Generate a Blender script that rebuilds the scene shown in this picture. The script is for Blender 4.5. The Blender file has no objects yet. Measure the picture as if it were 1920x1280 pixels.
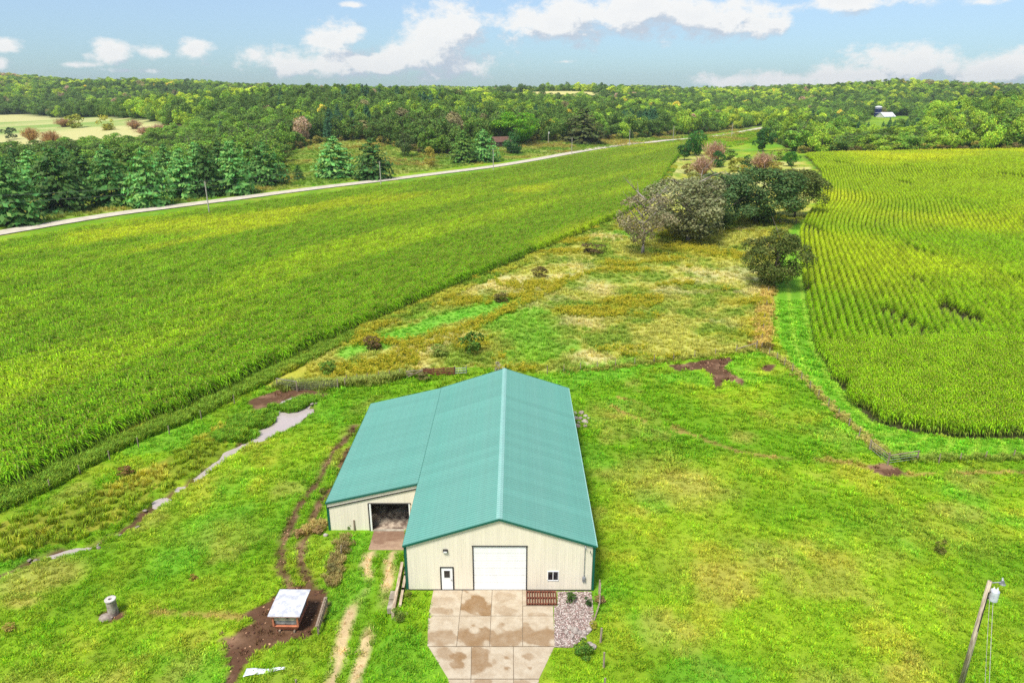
import bpy, math, random
import numpy as np
from mathutils import Vector, Matrix
rng = np.random.default_rng(7); random.seed(7)
SC = bpy.context.scene; COL = SC.collection
R = math.radians
def lin(r, g, b):
    f = lambda c: ((c/255+.055)/1.055)**2.4 if c > 10 else c/255/12.92
    return (f(r), f(g), f(b))
# ------------------------------------------------------------------ camera
F, PITCH, HC = 1311.8, R(19.857), 37.0            # focal length in photo pixels, tilt, height above the barn floor
cam = bpy.data.cameras.new('camera'); cam.sensor_width = 36; cam.lens = 36*F/1920
cam.clip_start = .5; cam.clip_end = 20000
co = bpy.data.objects.new('camera', cam); COL.objects.link(co); SC.camera = co
co.location = (0, 0, HC); co.rotation_euler = (R(90)-PITCH, 0, 0)
# ------------------------------------------------------------------ light
SUN_AZ, SUN_EL = R(-148), R(60)                   # azimuth from +Y towards +X
SC.view_settings.view_transform = 'Standard'; SC.view_settings.look = 'None'
SC.view_settings.exposure = 1.30; SC.view_settings.gamma = 1.0
sl = bpy.data.lights.new('sun', 'SUN'); sl.energy = 2.2; sl.angle = R(16); sl.color = (1, .955, .88)
so = bpy.data.objects.new('sun', sl); COL.objects.link(so)
sd = Vector((math.sin(SUN_AZ)*math.cos(SUN_EL), math.cos(SUN_AZ)*math.cos(SUN_EL), math.sin(SUN_EL)))
so.rotation_euler = sd.to_track_quat('Z', 'Y').to_euler(); so.location = sd*200
SC.cycles.max_bounces = 5; SC.cycles.diffuse_bounces = 3; SC.cycles.glossy_bounces = 2
SC.cycles.transmission_bounces = 4; SC.cycles.transparent_max_bounces = 6; SC.cycles.caustics_reflective = False
SC.cycles.use_denoising = False

class NT:
    """short-hand for building node trees"""
    def __init__(s, tree): s.t = tree
    def n(s, typ, inp=None, **kw):
        nd = s.t.nodes.new(typ)
        for k, v in kw.items(): setattr(nd, k, v)
        for k, v in (inp or {}).items(): s.put(nd, k, v)
        return nd
    def put(s, nd, k, v):
        sock = nd.inputs[k]
        if hasattr(v, 'links') or isinstance(v, bpy.types.NodeSocket): s.t.links.new(v, sock)
        else: sock.default_value = v
    def m(s, op, a, b=None, c=None, clamp=False):
        nd = s.t.nodes.new('ShaderNodeMath'); nd.operation = op; nd.use_clamp = clamp
        for i, v in enumerate((a, b, c)):
            if v is not None: s.put(nd, i, v)
        return nd.outputs[0]
    def mix(s, fac, a, b, blend='MIX'):
        nd = s.t.nodes.new('ShaderNodeMix'); nd.data_type = 'RGBA'; nd.blend_type = blend
        s.put(nd, 0, fac); s.put(nd, 6, a if not isinstance(a, tuple) else (*a[:3], 1)); s.put(nd, 7, b if not isinstance(b, tuple) else (*b[:3], 1))
        return nd.outputs[2]
    def ss(s, x, a, b):
        nd = s.t.nodes.new('ShaderNodeMapRange'); nd.interpolation_type = 'SMOOTHSTEP'
        s.put(nd, 0, x); nd.inputs[1].default_value = a; nd.inputs[2].default_value = b
        return nd.outputs[0]
    def noise(s, vec, scale, detail=4, rough=.55):
        nd = s.n('ShaderNodeTexNoise', {'Scale': scale, 'Detail': detail, 'Roughness': rough})
        if vec is not None: s.t.links.new(vec, nd.inputs['Vector'])
        return nd.outputs[0]

def ray(px, py):
    cx, cy = (px-960)/F, (py-640)/F
    return np.array([cx, math.cos(PITCH)-cy*math.sin(PITCH), -math.sin(PITCH)-cy*math.cos(PITCH)])
def sky_dir(px, py):
    d = ray(px, py); return math.atan2(d[0], d[1]), math.atan2(d[2], math.hypot(d[0], d[1]))

def build_world():
    w = bpy.data.worlds.new('World'); SC.world = w; w.use_nodes = True
    t = w.node_tree; t.nodes.clear(); N = NT(t)
    sky = N.n('ShaderNodeTexSky', sky_type='NISHITA', sun_disc=False, sun_elevation=SUN_EL, sun_rotation=SUN_AZ,
              altitude=300, air_density=1.0, dust_density=.3, ozone_density=1.2)
    g = N.n('ShaderNodeTexCoord').outputs['Generated']
    def density(up):
        v = g
        if up:
            v = N.n('ShaderNodeVectorMath', {0: g, 1: (-.018, 0, up)}, operation='ADD').outputs[0]
        sp = N.n('ShaderNodeSeparateXYZ', {0: v})
        x, y, z = sp.outputs
        az = N.m('ARCTAN2', x, y)
        el = N.m('ARCTAN2', z, N.m('SQRT', N.m('ADD', N.m('MULTIPLY', x, x), N.m('MULTIPLY', y, y))))
        sv = N.n('ShaderNodeCombineXYZ', {0: az, 1: N.m('MULTIPLY', el, 1.5), 2: 0.0}).outputs[0]
        fb = N.noise(sv, 21.0, 10, .64)
        big = N.noise(sv, 6.0, 3, .5)
        ev = N.n('ShaderNodeCombineXYZ', {0: az, 1: el, 2: 0.0}).outputs[0]
        env = None
        # cumulus banks: place in the sky (azimuth, elevation) and half-sizes
        for (px, py, rx, ry, k) in CLOUDS:
            a0, e0 = sky_dir(px, py); a1, _ = sky_dir(px+rx, py); _, e1 = sky_dir(px, py-ry)
            mv = N.n('ShaderNodeVectorMath', {0: ev, 1: (1/abs(a1-a0), 1/abs(e1-e0), 0), 2: (-a0/abs(a1-a0), -e0/abs(e1-e0), 0)}, operation='MULTIPLY_ADD').outputs[0]
            r = N.n('ShaderNodeVectorMath', {0: mv}, operation='LENGTH').outputs['Value']
            e = N.m('SUBTRACT', k, r)
            env = e if env is None else N.m('SMOOTH_MAX', env, e, .25)
        # the same kind of cloud cover over the rest of the sky
        gen = N.m('MULTIPLY', N.m('SUBTRACT', big, .55), 6.0)
        out = N.m('MAXIMUM', N.ss(N.m('ABSOLUTE', az), .72, .9), N.ss(el, .17, .27))
        gen = N.m('SUBTRACT', N.m('MULTIPLY', gen, out), N.m('MULTIPLY', N.m('SUBTRACT', 1.0, out), 2.0))
        env = N.m('MAXIMUM', env, gen)
        env = N.m('MAXIMUM', env, -1.2)
        return N.m('ADD', N.m('MULTIPLY', env, .62), N.m('MULTIPLY', N.m('SUBTRACT', fb, .5), 2.3)), fb
    d0, fb = density(0)
    d1, _ = density(.022)
    alpha = N.ss(d0, -.26, .30)
    thick = N.ss(d0, .1, .9)
    lit = N.ss(N.m('SUBTRACT', d0, d1), -.30, .20)
    shade = N.mix(lit, lin(198, 209, 222), lin(254, 253, 250))
    ccol = N.mix(N.m('MULTIPLY', thick, .15), shade, lin(205, 214, 226))
    ccol = N.n('ShaderNodeVectorMath', {0: ccol, 'Scale': CLOUD_GAIN}, operation='SCALE').outputs[0]
    el0 = N.m('ARCSINE', N.n('ShaderNodeSeparateXYZ', {0: g}).outputs[2])
    skyc = N.mix(1.0, sky.outputs[0], N.mix(N.ss(el0, -.02, .17), SKY_LOW, SKY_TINT), 'MULTIPLY')
    mixd = N.mix(N.m('MULTIPLY', alpha, .93), skyc, ccol)
    bg = N.n('ShaderNodeBackground', {'Color': mixd, 'Strength': .10})
    o = N.n('ShaderNodeOutputWorld', {'Surface': bg.outputs[0]})
    w.cycles.sampling_method = 'MANUAL'; w.cycles.sample_map_resolution = 256
CLOUD_GAIN = 4.1; SKY_TINT = (.55, .55, .60); SKY_LOW = (.25, .37, .50)
CLOUDS = [(835, 62, 72, 52, 1.0), (625, 68, 52, 30, .95), (690, 116, 200, 26, 1.0), (800, 110, 110, 34, 1.0), (560, 122, 80, 18, .9),
          (212, 100, 46, 20, .85), (285, 97, 38, 15, .8), (365, 92, 44, 17, .8), (140, 121, 34, 8, .6), (240, 133, 60, 8, .5),
          (5, 84, 40, 14, .8), (0, 120, 25, 16, .6), (1040, 44, 110, 34, 1.05), (1190, 22, 160, 42, 1.1), (1320, 30, 130, 36, 1.05), (1420, 52, 60, 26, .9),
          (1600, 4, 130, 24, .9), (1850, 4, 60, 12, .6), (1430, 152, 130, 15, .9), (1700, 122, 120, 28, 1.0), (1640, 140, 140, 22, 1.0), (1860, 128, 120, 28, .95),
          (1060, 116, 30, 6, .4), (665, 10, 40, 8, .3)]
build_world()
# ------------------------------------------------------------------ maths helpers
def S(t): t = np.clip(t, 0, 1); return t*t*(3-2*t)
_perm = np.random.default_rng(3).random((256, 256))
def vnoise(x, y):
    x = np.asarray(x, float); y = np.asarray(y, float)
    xi, yi = np.floor(x).astype(int), np.floor(y).astype(int); fx, fy = S(x-xi), S(y-yi)
    a = _perm[xi & 255, yi & 255]; b = _perm[(xi+1) & 255, yi & 255]; c = _perm[xi & 255, (yi+1) & 255]; d = _perm[(xi+1) & 255, (yi+1) & 255]
    return (a*(1-fx)+b*fx)*(1-fy)+(c*(1-fx)+d*fx)*fy
def fbm(x, y, sc, o=4):
    v = 0; a = .5; tot = 0
    for k in range(o):
        v = v+a*vnoise(x/sc*2**k+17.3*k, y/sc*2**k+5.1*k); tot += a; a *= .55
    return v/tot
def pdist(X, Y, pts):
    """distance to a polyline and the position along it (0..n-1)"""
    best = np.full(np.shape(X), 1e9); pos = np.zeros(np.shape(X))
    for i, ((x0, y0), (x1, y1)) in enumerate(zip(pts[:-1], pts[1:])):
        dx, dy = x1-x0, y1-y0; t = np.clip(((X-x0)*dx+(Y-y0)*dy)/(dx*dx+dy*dy+1e-9), 0, 1)
        d = np.hypot(X-x0-t*dx, Y-y0-t*dy); m = d < best
        best = np.where(m, d, best); pos = np.where(m, i+t, pos)
    return best, pos
def inpoly(X, Y, poly):
    r = np.zeros(np.shape(X), bool); n = len(poly)
    for i in range(n):
        x0, y0 = poly[i]; x1, y1 = poly[i-1]
        c = ((y0 > Y) != (y1 > Y)) & (X < (x1-x0)*(Y-y0)/((y1-y0) if y1 != y0 else 1e-9)+x0)
        r ^= c
    return r
# ------------------------------------------------------------------ terrain heights
RD0 = np.array([-150., 185.]); RDT = np.array([.597, .802])       # the road's line: a point and its direction
def sd_road(X, Y):
    return (X-RD0[0])*RDT[0]+(Y-RD0[1])*RDT[1], -(X-RD0[0])*RDT[1]+(Y-RD0[1])*RDT[0]
def base_h(X, Y):
    X = np.asarray(X, float); Y = np.asarray(Y, float)
    wdt = 1.3+5*S((41-Y)/9)+8*S((Y-78)/20)
    h = -.78*S((-8.25-X)/wdt)*S((Y+40)/60)*(1-S((Y-90)/60))
    h = h-.9*S((-18-X)/22)*(1-S((Y-110)/60))
    s, d = sd_road(X, Y); off = S((-d-45)/90)
    h = h+11*S((X-50)/330)*S((Y-75)/230)*(1-S((Y-520)/220))*off
    h = h+9*S((X-270)/120)*S((Y-330)/140)*(1-S((Y-560)/200))*off
    bump = lambda cs, cd, rs, rd, a: a*np.exp(-((s-cs)/rs)**2-((d-cd)/rd)**2)
    back = S(d/60)
    h = h+back*(bump(470, 420, 210, 260, 25)+bump(760, 230, 220, 140, 9)+bump(330, 130, 120, 60, 5))
    rr = np.hypot(X, Y)
    h = h+31*S((rr-1000)/1300)+10*S((rr-2500)/2500)
    h = h+27*np.exp(-((X+730)/200)**2-((Y-1480)/300)**2)+42*np.exp(-((X+1350)/330)**2-((Y-1600)/380)**2)
    h = h+11*np.exp(-((X-640)/190)**2-((Y-1380)/220)**2)+28*np.exp(-((X-80)/220)**2-((Y-1340)/170)**2)+16*np.exp(-((X+400)/160)**2-((Y-1480)/150)**2)+16*np.exp(-((X-800)/130)**2-((Y-1420)/140)**2)+8*np.exp(-((X-1100)/300)**2-((Y-1900)/300)**2)
    h = h+(fbm(X, Y, 400, 3)-.5)*26*S((rr-900)/900)
    h = h+(fbm(X+99, Y, 46, 2)-.5)*2.2*S((X-40)/60)*S((Y-85)/60)*(1-S((Y-500)/100))
    h = h+(fbm(X+31, Y+7, 9, 2)-.5)*.22*S((np.abs(X+1)-9)/5+S((Y-80)/5)+S((38-Y)/4))*(1-S((rr-200)/200))
    return h
_ts = np.geomspace(20, 9000, 5200)
def at(px, py, hf=base_h):
    d = ray(px, py); x, y, z = d[0]*_ts, d[1]*_ts, HC+d[2]*_ts
    below = z < hf(x, y)
    i = int(np.argmax(below)) if below.any() else len(_ts)-1
    t0, t1 = _ts[max(i-1, 0)], _ts[i]
    for _ in range(18):
        tm = (t0+t1)/2
        if HC+d[2]*tm < float(hf(d[0]*tm, d[1]*tm)): t1 = tm
        else: t0 = tm
    p = d*t1
    return np.array([p[0], p[1], HC+p[2]])
def P2(pts): return [tuple(at(*p)[:2]) for p in pts]
def P2H(pts, z): return [tuple(at(*p, hf=lambda x, y: base_h(x, y)+z)[:2]) for p in pts]
def project(X, Y, Z):
    dz = HC-Z; zc = Y*math.cos(PITCH)+dz*math.sin(PITCH); yc = -Y*math.sin(PITCH)+dz*math.cos(PITCH)
    zc = np.maximum(zc, 1e-3)
    return 960+F*X/zc, 640+F*yc/zc, zc
def in_view(X, Y, Z, mx=260, my=200):
    u, v, zc = project(X, Y, Z)
    return (u > -mx) & (u < 1920+mx) & (v > -400) & (v < 1280+my) & (Y > 5)
CREEK_PX = [(596, 741, 1.2), (560, 752, 2.6), (545, 768, 3.8), (528, 788, 2.9), (505, 803, 1.8), (480, 818, 1.25), (458, 828, .62), (430, 846, .42), (400, 868, .32), (375, 888, .38),
            (350, 905, .25), (335, 912, .45), (322, 921, .2), (300, 937, .45), (285, 950, .25), (250, 980, .25), (215, 998, .3), (170, 1020, .3), (120, 1030, .35), (70, 1043, .3), (20, 1068, .22), (-80, 1110, .22)]
CREEK = [tuple(at(a, b)[:2]) for a, b, _ in CREEK_PX]; CREEK_W = np.array([c for *_, c in CREEK_PX])
def H(X, Y):
    X = np.asarray(X, float); Y = np.asarray(Y, float)
    h = base_h(X, Y)
    near = (X < 0) & (Y < 130) & (Y > 25)
    if np.any(near):
        d, pos = pdist(X, Y, CREEK); w = np.interp(pos, range(len(CREEK_W)), CREEK_W)
        d = d+(fbm(X, Y, 1.6, 2)-.5)*1.3
        h = np.where(near, h-(.10+.52*S((w-.15)/.28))*(1-S((d-w*.75)/.8))+.10*np.exp(-((d-w-2.5)/1.6)**2), h)
    return h
# ------------------------------------------------------------------ mesh helpers
def mat(name, **kw): 
    m = bpy.data.materials.new(name); m.use_nodes = True; m.node_tree.nodes.clear(); return m, NT(m.node_tree)
def finish(m, N, col, rough=.7, metal=0., bump=None, bdist=.02, spec=.35, alpha=None):
    p = N.n('ShaderNodeBsdfPrincipled', {'Roughness': rough, 'Metallic': metal, 'Specular IOR Level': spec})
    N.put(p, 'Base Color', (*col, 1) if isinstance(col, tuple) else col)
    if bump is not None:
        b = N.n('ShaderNodeBump', {'Height': bump, 'Strength': 1.0, 'Distance': bdist}); N.put(p, 'Normal', b.outputs[0])
    N.n('ShaderNodeOutputMaterial', {'Surface': p.outputs[0]}); return m
def simple(name, c1, c2=None, scale=3., rough=.7, metal=0., bump=0., detail=5, spec=.35, rnd=0., stretch=None):
    """two-tone noise material with a little relief"""
    m, N = mat(name)
    co_ = N.n('ShaderNodeTexCoord').outputs['Object']
    if stretch: co_ = N.n('ShaderNodeMapping', {0: co_, 'Scale': stretch}).outputs[0]
    nz = N.noise(co_, scale, detail)
    col = N.mix(N.ss(nz, .35, .65), c1, c2 or c1)
    if rnd:
        rv = N.n('ShaderNodeObjectInfo').outputs['Random']
        col = N.n('ShaderNodeHueSaturation', {'Color': col, 'Value': N.m('ADD', 1-rnd, N.m('MULTIPLY', rv, 2*rnd))}).outputs[0]
    return finish(m, N, col, rough, metal, nz if bump else None, bump or .01, spec)
class MB:
    def __init__(s): s.v = []; s.f = []; s.mi = []
    def add(s, vs, fs, mi=0):
        b = len(s.v); s.v += [tuple(v) for v in vs]; s.f += [tuple(i+b for i in f) for f in fs]; s.mi += [mi]*len(fs); return s
    def box(s, c, sz, rz=0., mi=0, rot=None):
        x, y, z = (a/2 for a in sz); M = rot if rot is not None else Matrix.Rotation(rz, 3, 'Z')
        vs = [Vector(c)+M @ Vector((a*x, b*y, d*z)) for a in (-1, 1) for b in (-1, 1) for d in (-1, 1)]
        return s.add(vs, [(0, 1, 3, 2), (4, 6, 7, 5), (0, 4, 5, 1), (2, 3, 7, 6), (0, 2, 6, 4), (1, 5, 7, 3)], mi)
    def tube(s, p0, p1, r0, r1=None, n=8, mi=0, cap=True):
        p0, p1 = Vector(p0), Vector(p1); r1 = r0 if r1 is None else r1; d = (p1-p0)
        q = d.to_track_quat('Z', 'Y') if d.length > 1e-6 else Matrix.Identity(3).to_quaternion(); vs = []
        for p, r in ((p0, r0), (p1, r1)):
            vs += [p+q @ Vector((r*math.cos(2*math.pi*k/n), r*math.sin(2*math.pi*k/n), 0)) for k in range(n)]
        fs = [(k, (k+1) % n, n+(k+1) % n, n+k) for k in range(n)]
        if cap: fs += [tuple(range(n-1, -1, -1)), tuple(range(n, 2*n))]
        return s.add(vs, fs, mi)
    def path(s, pts, r, n=5, mi=0):
        for a, b in zip(pts[:-1], pts[1:]): s.tube(a, b, r, r, n, mi)
        return s
    def lathe(s, prof, n=20, c=(0, 0, 0), mi=0):
        vs = [(c[0]+r*math.cos(2*math.pi*k/n), c[1]+r*math.sin(2*math.pi*k/n), c[2]+z) for r, z in prof for k in range(n)]
        fs = [(i*n+k, i*n+(k+1) % n, (i+1)*n+(k+1) % n, (i+1)*n+k) for i in range(len(prof)-1) for k in range(n)]
        return s.add(vs, fs, mi)
    def mesh(s, name, mats, smooth=False):
        me = bpy.data.meshes.new(name); me.from_pydata(s.v, [], s.f)
        for m in (mats if isinstance(mats, (list, tuple)) else [mats]): me.materials.append(m)
        if any(s.mi): me.polygons.foreach_set('material_index', s.mi)
        if smooth: me.polygons.foreach_set('use_smooth', [True]*len(s.f))
        me.update(); return me
    def build(s, name, mats, parent=None, loc=(0, 0, 0), rz=0., smooth=False):
        return obj(name, s.mesh(name, mats, smooth), parent, loc, rz)
def obj(name, me, parent=None, loc=(0, 0, 0), rz=0., scale=None):
    o = bpy.data.objects.new(name, me); COL.objects.link(o); o.location = loc; o.rotation_euler = (0, 0, rz)
    if scale is not None: o.scale = scale
    if parent is not None: o.parent = parent
    return o
def tag(o, label=None, cat=None, group=None, kind=None):
    if label: o['label'] = label
    if cat: o['category'] = cat
    if group: o['group'] = group
    if kind: o['kind'] = kind
    return o
def thing(name, label, cat, loc=(0, 0, 0), rz=0., group=None):
    return tag(obj(name, None, None, loc, rz), label, cat, group)
def copy_tree(o, parent=None):
    c = o.copy(); COL.objects.link(c); c.parent = parent
    for ch in list(o.children): copy_tree(ch, c)
    return c
def npmesh(name, V, Fc, mats, mi=None, smooth=False):
    """mesh from numpy arrays of points and equal-sized faces"""
    me = bpy.data.meshes.new(name); V = np.asarray(V, np.float32); Fc = np.asarray(Fc, np.int32)
    me.vertices.add(len(V)); me.vertices.foreach_set('co', V.ravel())
    n, k = Fc.shape; me.loops.add(n*k); me.loops.foreach_set('vertex_index', Fc.ravel())
    me.polygons.add(n); me.polygons.foreach_set('loop_start', np.arange(n, dtype=np.int32)*k)
    for m in (mats if isinstance(mats, (list, tuple)) else [mats]): me.materials.append(m)
    if mi is not None: me.polygons.foreach_set('material_index', np.asarray(mi, np.int32))
    if smooth: me.polygons.foreach_set('use_smooth', np.ones(n, bool))
    me.update(calc_edges=True); me.validate(); return me
def scatter(name, pts, yaw, scale, idx, col, protos, label, cat=None):
    """one 'stuff' object whose points each carry a copy of one of the protos"""
    me = bpy.data.meshes.new(name); n = len(pts); me.vertices.add(n); me.vertices.foreach_set('co', np.asarray(pts, np.float32).ravel())
    def attr(nm, typ, data, key):
        a = me.attributes.new(nm, typ, 'POINT'); a.data.foreach_set(key, np.ascontiguousarray(data).ravel())
    rot = np.zeros((n, 3), np.float32); yaw = np.asarray(yaw, np.float32)
    if yaw.ndim == 2: rot = yaw
    else: rot[:, 2] = yaw
    attr('rot', 'FLOAT_VECTOR', rot, 'vector')
    scale = np.asarray(scale, np.float32); scale = np.repeat(scale[:, None], 3, 1) if scale.ndim == 1 else scale
    attr('scl', 'FLOAT_VECTOR', scale, 'vector'); attr('pick', 'INT', np.asarray(idx, np.int32), 'value')
    c4 = np.ones((n, 4), np.float32); c4[:, :3] = col; attr('tint', 'FLOAT_COLOR', c4, 'color')
    pc = bpy.data.collections.new(name+'_kinds')
    for i, pm in enumerate(protos):
        pc.objects.link(bpy.data.objects.new('%s_kind_%02d' % (name, i), pm))
    ng = bpy.data.node_groups.new(name, 'GeometryNodeTree')
    ng.interface.new_socket('Geometry', in_out='INPUT', socket_type='NodeSocketGeometry'); ng.interface.new_socket('Geometry', in_out='OUTPUT', socket_type='NodeSocketGeometry')
    N = NT(ng); gi = N.n('NodeGroupInput'); go = N.n('NodeGroupOutput')
    ci = N.n('GeometryNodeCollectionInfo', transform_space='ORIGINAL'); ci.inputs['Collection'].default_value = pc
    ci.inputs['Separate Children'].default_value = True; ci.inputs['Reset Children'].default_value = True
    def na(nm, typ):
        a = N.n('GeometryNodeInputNamedAttribute', data_type=typ); a.inputs['Name'].default_value = nm; return a.outputs['Attribute']
    ip = N.n('GeometryNodeInstanceOnPoints', {'Points': gi.outputs[0], 'Instance': ci.outputs[0], 'Pick Instance': True,
             'Instance Index': na('pick', 'INT'), 'Scale': na('scl', 'FLOAT_VECTOR')})
    e2r = N.n('FunctionNodeEulerToRotation', {0: na('rot', 'FLOAT_VECTOR')}); N.put(ip, 'Rotation', e2r.outputs[0])
    N.put(go, 0, ip.outputs[0])
    o = obj(name, me); md = o.modifiers.new('scatter', 'NODES'); md.node_group = ng
    return tag(o, label, cat, kind='stuff')
# ------------------------------------------------------------------ regions of the land (photo points dropped on the terrain)
LEFT_EDGE = P2([(-260, 1045), (0, 930), (140, 858), (250, 807), (333, 775), (433, 727), (520, 687), (600, 647), (750, 585), (893, 522), (1053, 455), (1165, 408), (1215, 375), (1240, 338), (1258, 310), (1280, 285), (1290, 266)])
LEFT_FIELD = LEFT_EDGE+P2H([(1284, 263), (1180, 272), (1072, 289), (925, 317), (714, 345), (600, 360), (400, 386), (200, 413), (0, 448), (-320, 508)], 2.5)
R_EDGE = P2([(1640, 792), (1600, 757), (1560, 707), (1528, 645), (1512, 560), (1504, 500), (1501, 440), (1513, 412), (1538, 382), (1546, 350), (1540, 325), (1522, 305), (1508, 293)])
RIGHT_FIELD = R_EDGE+P2([(1650, 289), (1800, 286), (1935, 284), (2150, 284)])+[(400, 72)]+P2([(1920, 824), (1780, 820), (1700, 808)])
ROAD = P2([(-330, 500), (0, 437.5), (200, 404), (400, 378.5), (600, 352.5), (700, 341), (925, 313), (1000, 300.5), (1072, 287), (1130, 277), (1180, 270), (1240, 264.5), (1300, 260), (1350, 254.5), (1400, 246), (1440, 238)])
MEADOW = P2([(515, 722), (640, 722), (760, 702), (870, 692), (1000, 700), (1060, 695), (1250, 676), (1380, 660), (1430, 650), (1436, 600), (1450, 540), (1470, 450), (1490, 420), (1520, 390), (1530, 340), (1500, 305), (1420, 300), (1290, 280), (1280, 290)])+[p for p in LEFT_EDGE[::-1] if p[1] > 86]
LANE = P2([(1455, 530), (1465, 450), (1480, 425), (1500, 415), (1503, 440), (1506, 500), (1515, 560), (1530, 645), (1562, 707), (1602, 757), (1642, 792), (1700, 808), (1780, 821), (1920, 826), (2100, 822), (2100, 862), (1920, 856), (1720, 862), (1660, 846), (1570, 770), (1500, 690), (1460, 640), (1450, 590)])
LAWN = P2([(540, 350), (545, 300), (600, 275), (680, 265), (745, 282), (800, 296), (900, 296), (1010, 272), (1090, 270), (1120, 276), (925, 308), (700, 336)])
VALLEY = P2([(-120, 298), (60, 290), (120, 283), (260, 272), (330, 254), (352, 242), (300, 232), (230, 222), (60, 214), (-120, 218)])
MUD = [P2(p) for p in ([(535, 1100), (608, 1103), (614, 1150), (592, 1188), (500, 1208), (455, 1248), (420, 1300), (398, 1300), (432, 1230), (425, 1195), (412, 1180), (440, 1185), (472, 1160), (455, 1150), (500, 1128)],
       [(1253, 684), (1330, 672), (1375, 668), (1356, 690), (1397, 716), (1385, 724), (1355, 712), (1347, 728), (1333, 730), (1335, 705), (1310, 690), (1270, 694)],
       [(1624, 868), (1655, 866), (1705, 889), (1655, 893)], [(462, 752), (515, 732), (545, 726), (603, 734), (592, 748), (548, 752), (512, 762), (470, 772)],
       [(186, 1150), (206, 1138), (240, 1140), (236, 1154), (204, 1166), (186, 1162)], [(1427, 687), (1455, 684), (1452, 696), (1432, 697)])]
RUTS = [P2(p) for p in ([(540, 1112), (533, 1062), (536, 1012), (560, 955), (600, 890), (640, 830), (665, 800)], [(582, 1112), (575, 1045), (578, 1005), (602, 950), (640, 880), (672, 822)])]
TRACKS = [P2(p) for p in ([(703, 1035), (692, 1080), (665, 1130), (650, 1175), (640, 1230), (622, 1300)], [(742, 1035), (732, 1085), (712, 1130), (692, 1180), (682, 1230), (668, 1300)])]
PATHS = [P2(p) for p in ([(1150, 765), (1250, 805), (1400, 850), (1500, 860), (1600, 866), (1680, 892), (1800, 888), (1950, 882)], [(1160, 745), (1225, 770), (1260, 800), (1330, 830)], [(300, 1140), (350, 1152), (450, 1153)])]
DRY = [(70, 1085, 75, 38, .8), (40, 1130, 40, 12, .9), (1250, 905, 120, 42, .62), (1390, 820, 30, 14, .7), (1150, 780, 70, 30, .35), (1290, 900, 60, 20, .5), (1560, 1050, 120, 25, .3), (1760, 1000, 120, 40, .25), (420, 1000, 80, 30, .3), (1330, 1060, 120, 60, .22)]
DRY = [(*at(a, b)[:2], abs(at(a+c, b)[0]-at(a, b)[0]), abs(at(a, b-d)[1]-at(a, b)[1]), k) for a, b, c, d, k in DRY]
SWALE = P2([(650, 662), (760, 622), (860, 590), (945, 568)])
LUSH = [(1150, 700, 110, 22, .9), (1000, 625, 75, 55, .95), (860, 590, 90, 12, .8), (600, 770, 70, 30, .4), (1190, 440, 50, 8, .9), (760, 625, 60, 14, .7), (1400, 700, 40, 18, .8), (1250, 710, 60, 12, .8), (620, 1050, 40, 45, .7)]
LUSH = [(*at(a, b)[:2], abs(at(a+c, b)[0]-at(a, b)[0]), abs(at(a, b-d)[1]-at(a, b)[1]), k) for a, b, c, d, k in LUSH]
WEEDS = P2([(-100, 1010), (70, 965), (180, 920), (300, 870), (370, 820), (420, 790), (470, 775), (495, 790), (470, 815), (420, 842), (360, 885), (300, 925), (250, 968), (200, 990), (140, 1018), (60, 1035), (-100, 1100)])   # rank growth on the far bank of the creek
cG1, cG2, cG3 = (np.array(lin(*c)) for c in ((104, 146, 20), (134, 164, 30), (158, 162, 48)))
cLUSH, cDRY, cTAN, cMUD, cGOLD, cSOIL = (np.array(lin(*c)) for c in ((104, 158, 36), (176, 158, 84), (196, 172, 128), (94, 68, 48), (172, 164, 44), (66, 66, 36)))
def mixc(c, new, k): return c*(1-k[..., None])+new*k[..., None]
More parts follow.
